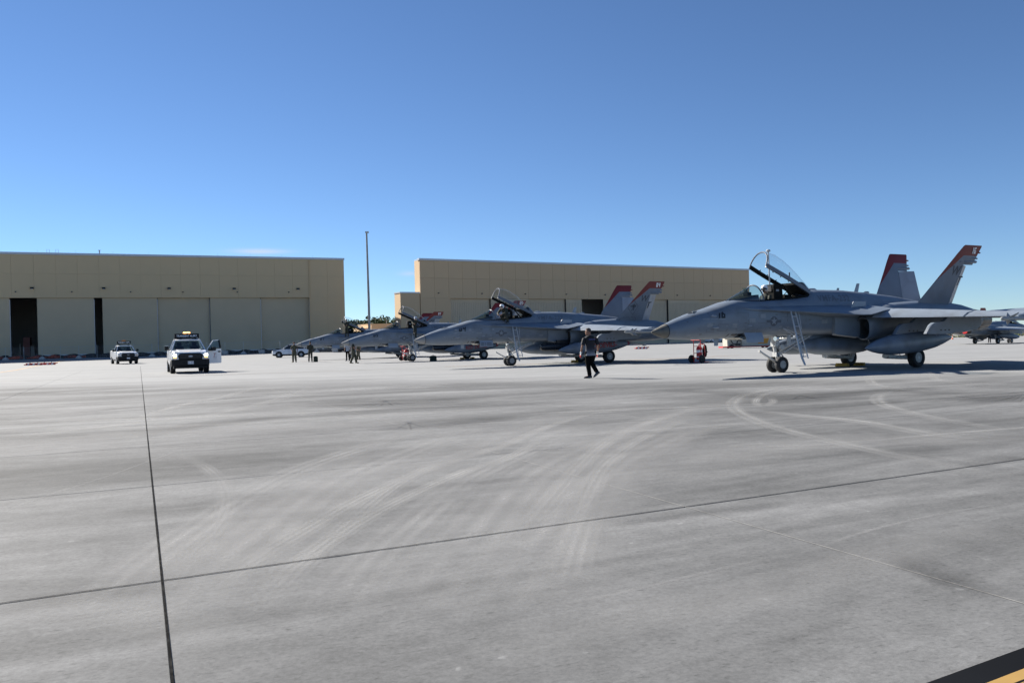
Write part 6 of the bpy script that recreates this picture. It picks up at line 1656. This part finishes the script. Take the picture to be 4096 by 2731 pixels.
# ------------------------------------------------------------------ low barricades
def barricade(loc, rot, L, label):
    t = thing('low_barricade', label, 'barricade', loc, rot, 'low red and white barricades on the apron')
    b = MB(); b.loft([[(x, -.14, .02), (x, .14, .02), (x, .10, .26), (x, -.10, .26)] for x in (-L / 2, L / 2)]); b.loft([[(x, -.09, .05), (x, .09, .05), (x, .09, .14), (x, -.09, .14)] for x in (-L / 2 - .22, -L / 2 + .01)]); b.loft([[(x, -.09, .14), (x, .09, .14), (x, .09, .25), (x, -.09, .25)] for x in (L / 2 - .01, L / 2 + .22)]); bd = b.obj('body', M['redpaint'], t, 20)
    n = 3
    for k in range(n):
        x = -L / 2 + L * (k + .5) / n; me = MB(); me.add([(x - .13, -.137 + .0, .05), (x + .07, -.137, .05), (x + .15, -.113, .22), (x - .05, -.113, .22)], [(0, 1, 2, 3)]); me.v = [(a, y - .008, z) for a, y, z in me.v]; me.obj('white_stripe', M['whitelet'], bd, 0)
    for x in (-L * .25, L * .25):
        b = MB(); b.lathe([(.25, .02), (.32, .05), (.35, .05), (.36, .001)], 'z', (x, 0, 0), 8); b.obj('warning_lamp', M['blackplastic'], bd)
    return t
barricade(at(136, 93), R(4), 1.7, 'low red and white barricade at far left beside the yellow line, its left section'); barricade(at(192, 94), R(4), 1.6, 'low red and white barricade at far left beside the yellow line, its right section')
barricade(at(2567, 101), R(10), 1.4, 'low red and white barricade on the open apron between jets 04 and 16')

# ------------------------------------------------------------------ bags
def bag(loc, rot, w, d, h, label, straps=True):
    t = thing('kit_bag', label, 'bag', loc, rot)
    b = MB(); b.loft([[(-w / 2 * k, -d / 2 * k, z), (-w / 2 * k * .5, -d / 2 * k * 1.08, z), (w / 2 * k * .5, -d / 2 * k * 1.08, z), (w / 2 * k, -d / 2 * k, z), (w / 2 * k * 1.02, 0, z), (w / 2 * k, d / 2 * k, z), (0, d / 2 * k * 1.1, z), (-w / 2 * k, d / 2 * k, z)] for k, z in ((.93, 0), (1.0, h * .08), (.97, h * .5), (.93, h * .8), (.75, h * .92), (.5, h * .95))]); b.obj('bag_body', M['bag'], t, 40)
    if straps:
        b = MB(); b.tube([(-w * .15, 0, h * .92), (-w * .1, 0, h * 1.06), (w * .1, 0, h * 1.06), (w * .15, 0, h * .92)], .015, 6); b.tube([(-w * .48, -.02, h * .8), (-w * .62, -.03, h * .5), (-w * .58, 0, h * .4)], .018, 5); b.tube([(w * .48, -.02, h * .82), (w * .6, -.03, h * .78)], .018, 5); b.obj('strap', M['bag'], t)
    return t
bag(at(1733, 62.3), R(8), .52, .3, .44, 'dark green kit bag on the ground behind the nose wheel of jet 05')
bag(at(1263, 71), R(-20), .30, .25, .52, 'dark bag at the feet of the airman in the flight suit', False)
c = thing('traffic_cone', 'orange and white traffic cone at the far right edge of the apron', 'traffic cone', at(3810, 172))
b = MB(); b.box((-.2, -.2, 0), (.2, .2, .04)); b.lathe([(.04, .15), (.4, .10)], 'z', (0, 0, 0), 12); b.lathe([(.58, .07), (.85, .03)], 'z', (0, 0, 0), 12); b.obj('cone_body', M['orange'], c)
b = MB(); b.lathe([(.40, .10), (.58, .07)], 'z', (0, 0, 0), 12); b.obj('reflective_band', M['whitelet'], c)

# ------------------------------------------------------------------ start cart and tugs
q = at(3000, 88)
t = thing('air_start_cart', 'cream ground cart with an orange panel and red base, seen under jet 16', 'ground cart', q, R(3))
b = MB(); b.loft([[(-2.45, y, .22), (2.5, y, .22), (2.5, y, 1.0), (2.3, y, 1.42), (-2.3, y, 1.42), (-2.45, y, 1.25)] for y in (0.25, 1.6)]); b.loft([[(-.85, y, .22), (2.5, y, .22), (2.45, y, 1.42), (-.85, y, 1.42)] for y in (0, .26)]); b.box((-2.45, 0, .22), (-2.3, .26, 1.4)); b.box((-2.3, 0, 1.3), (-.85, .26, 1.42)); bd = b.obj('cart_body', M['cream'], t, 20)
b = MB(); b.tube([(-2.0, .2, .9), (-1.8, .1, .5), (-1.4, .15, .45), (-1.2, .1, .9), (-.95, .2, .8)], .05, 6); b.tube([(-1.9, .2, 1.1), (-1.5, .1, .9), (-1.1, .2, 1.1)], .04, 6); b.box((-1.5, .1, .3), (-1.0, .24, .5)); b.obj('hose', M['darkmetal'], bd)
b = MB(); b.add([(.9, -.012, .45), (1.9, -.012, .45), (2.2, -.012, 1.3), (.9, -.012, 1.3)], [(0, 1, 2, 3)]); b.obj('orange_panel', M['yellowpaint'], bd, 0)
b = MB(); b.box((-2.95, -.05, .08), (-1.0, 1.5, .215)); b.box((-1.0, .1, .1), (2.4, 1.5, .21)); b.obj('skid_base', M['redpaint'], t, 0)
for x in (-1.9, 1.9):
    for y in (.2, 1.4):
        b = MB(); b.lathe([(-.08, .22), (.08, .22)], 'y', (x, y, .215), 16); b.obj('tyre', M['tyre'], t)
def tug(u, D, w, label, rot=R(30)):
    q = at(u, D); t = thing('tow_tractor', label, 'tow tractor', q, rot, 'small white tractors before the middle hangar')
    b = MB(); b.loft([[(-w / 2, y, .3), (w / 2, y, .3), (w / 2, y, .78), (w * .1, y, .86), (-w * .05, y, 1.0), (-w / 2, y, 1.0)] for y in (-.7, .7)]); b.obj('body', M['white'], t, 20)
    b = MB(); b.box((-w * .3, -.4, 1.0), (-w * .2, .4, 1.35)); b.tube([(w * .02, 0, .95), (-w * .04, 0, 1.2)], .03, 6); b.obj('seat', M['blackplastic'], t)
    for x in (-w * .32, w * .32):
        for y in (-.68, .68):
            b = MB(); b.lathe([(-.1, .3), (.1, .3)], 'y', (x, y, .3), 16); ty = b.obj('tyre', M['tyre'], t); b = MB(); b.lathe([(-.115, .001), (-.11, .16), (.11, .16), (.115, .001)], 'y', (x, y, .3), 12); b.obj('rim', M['rim'], ty)
tug(2846, 176, 2.2, 'small white tow tractor left of the blade antenna under jet 16'); tug(2889, 178, 2.2, 'small white tow tractor right of the blade antenna under jet 16')
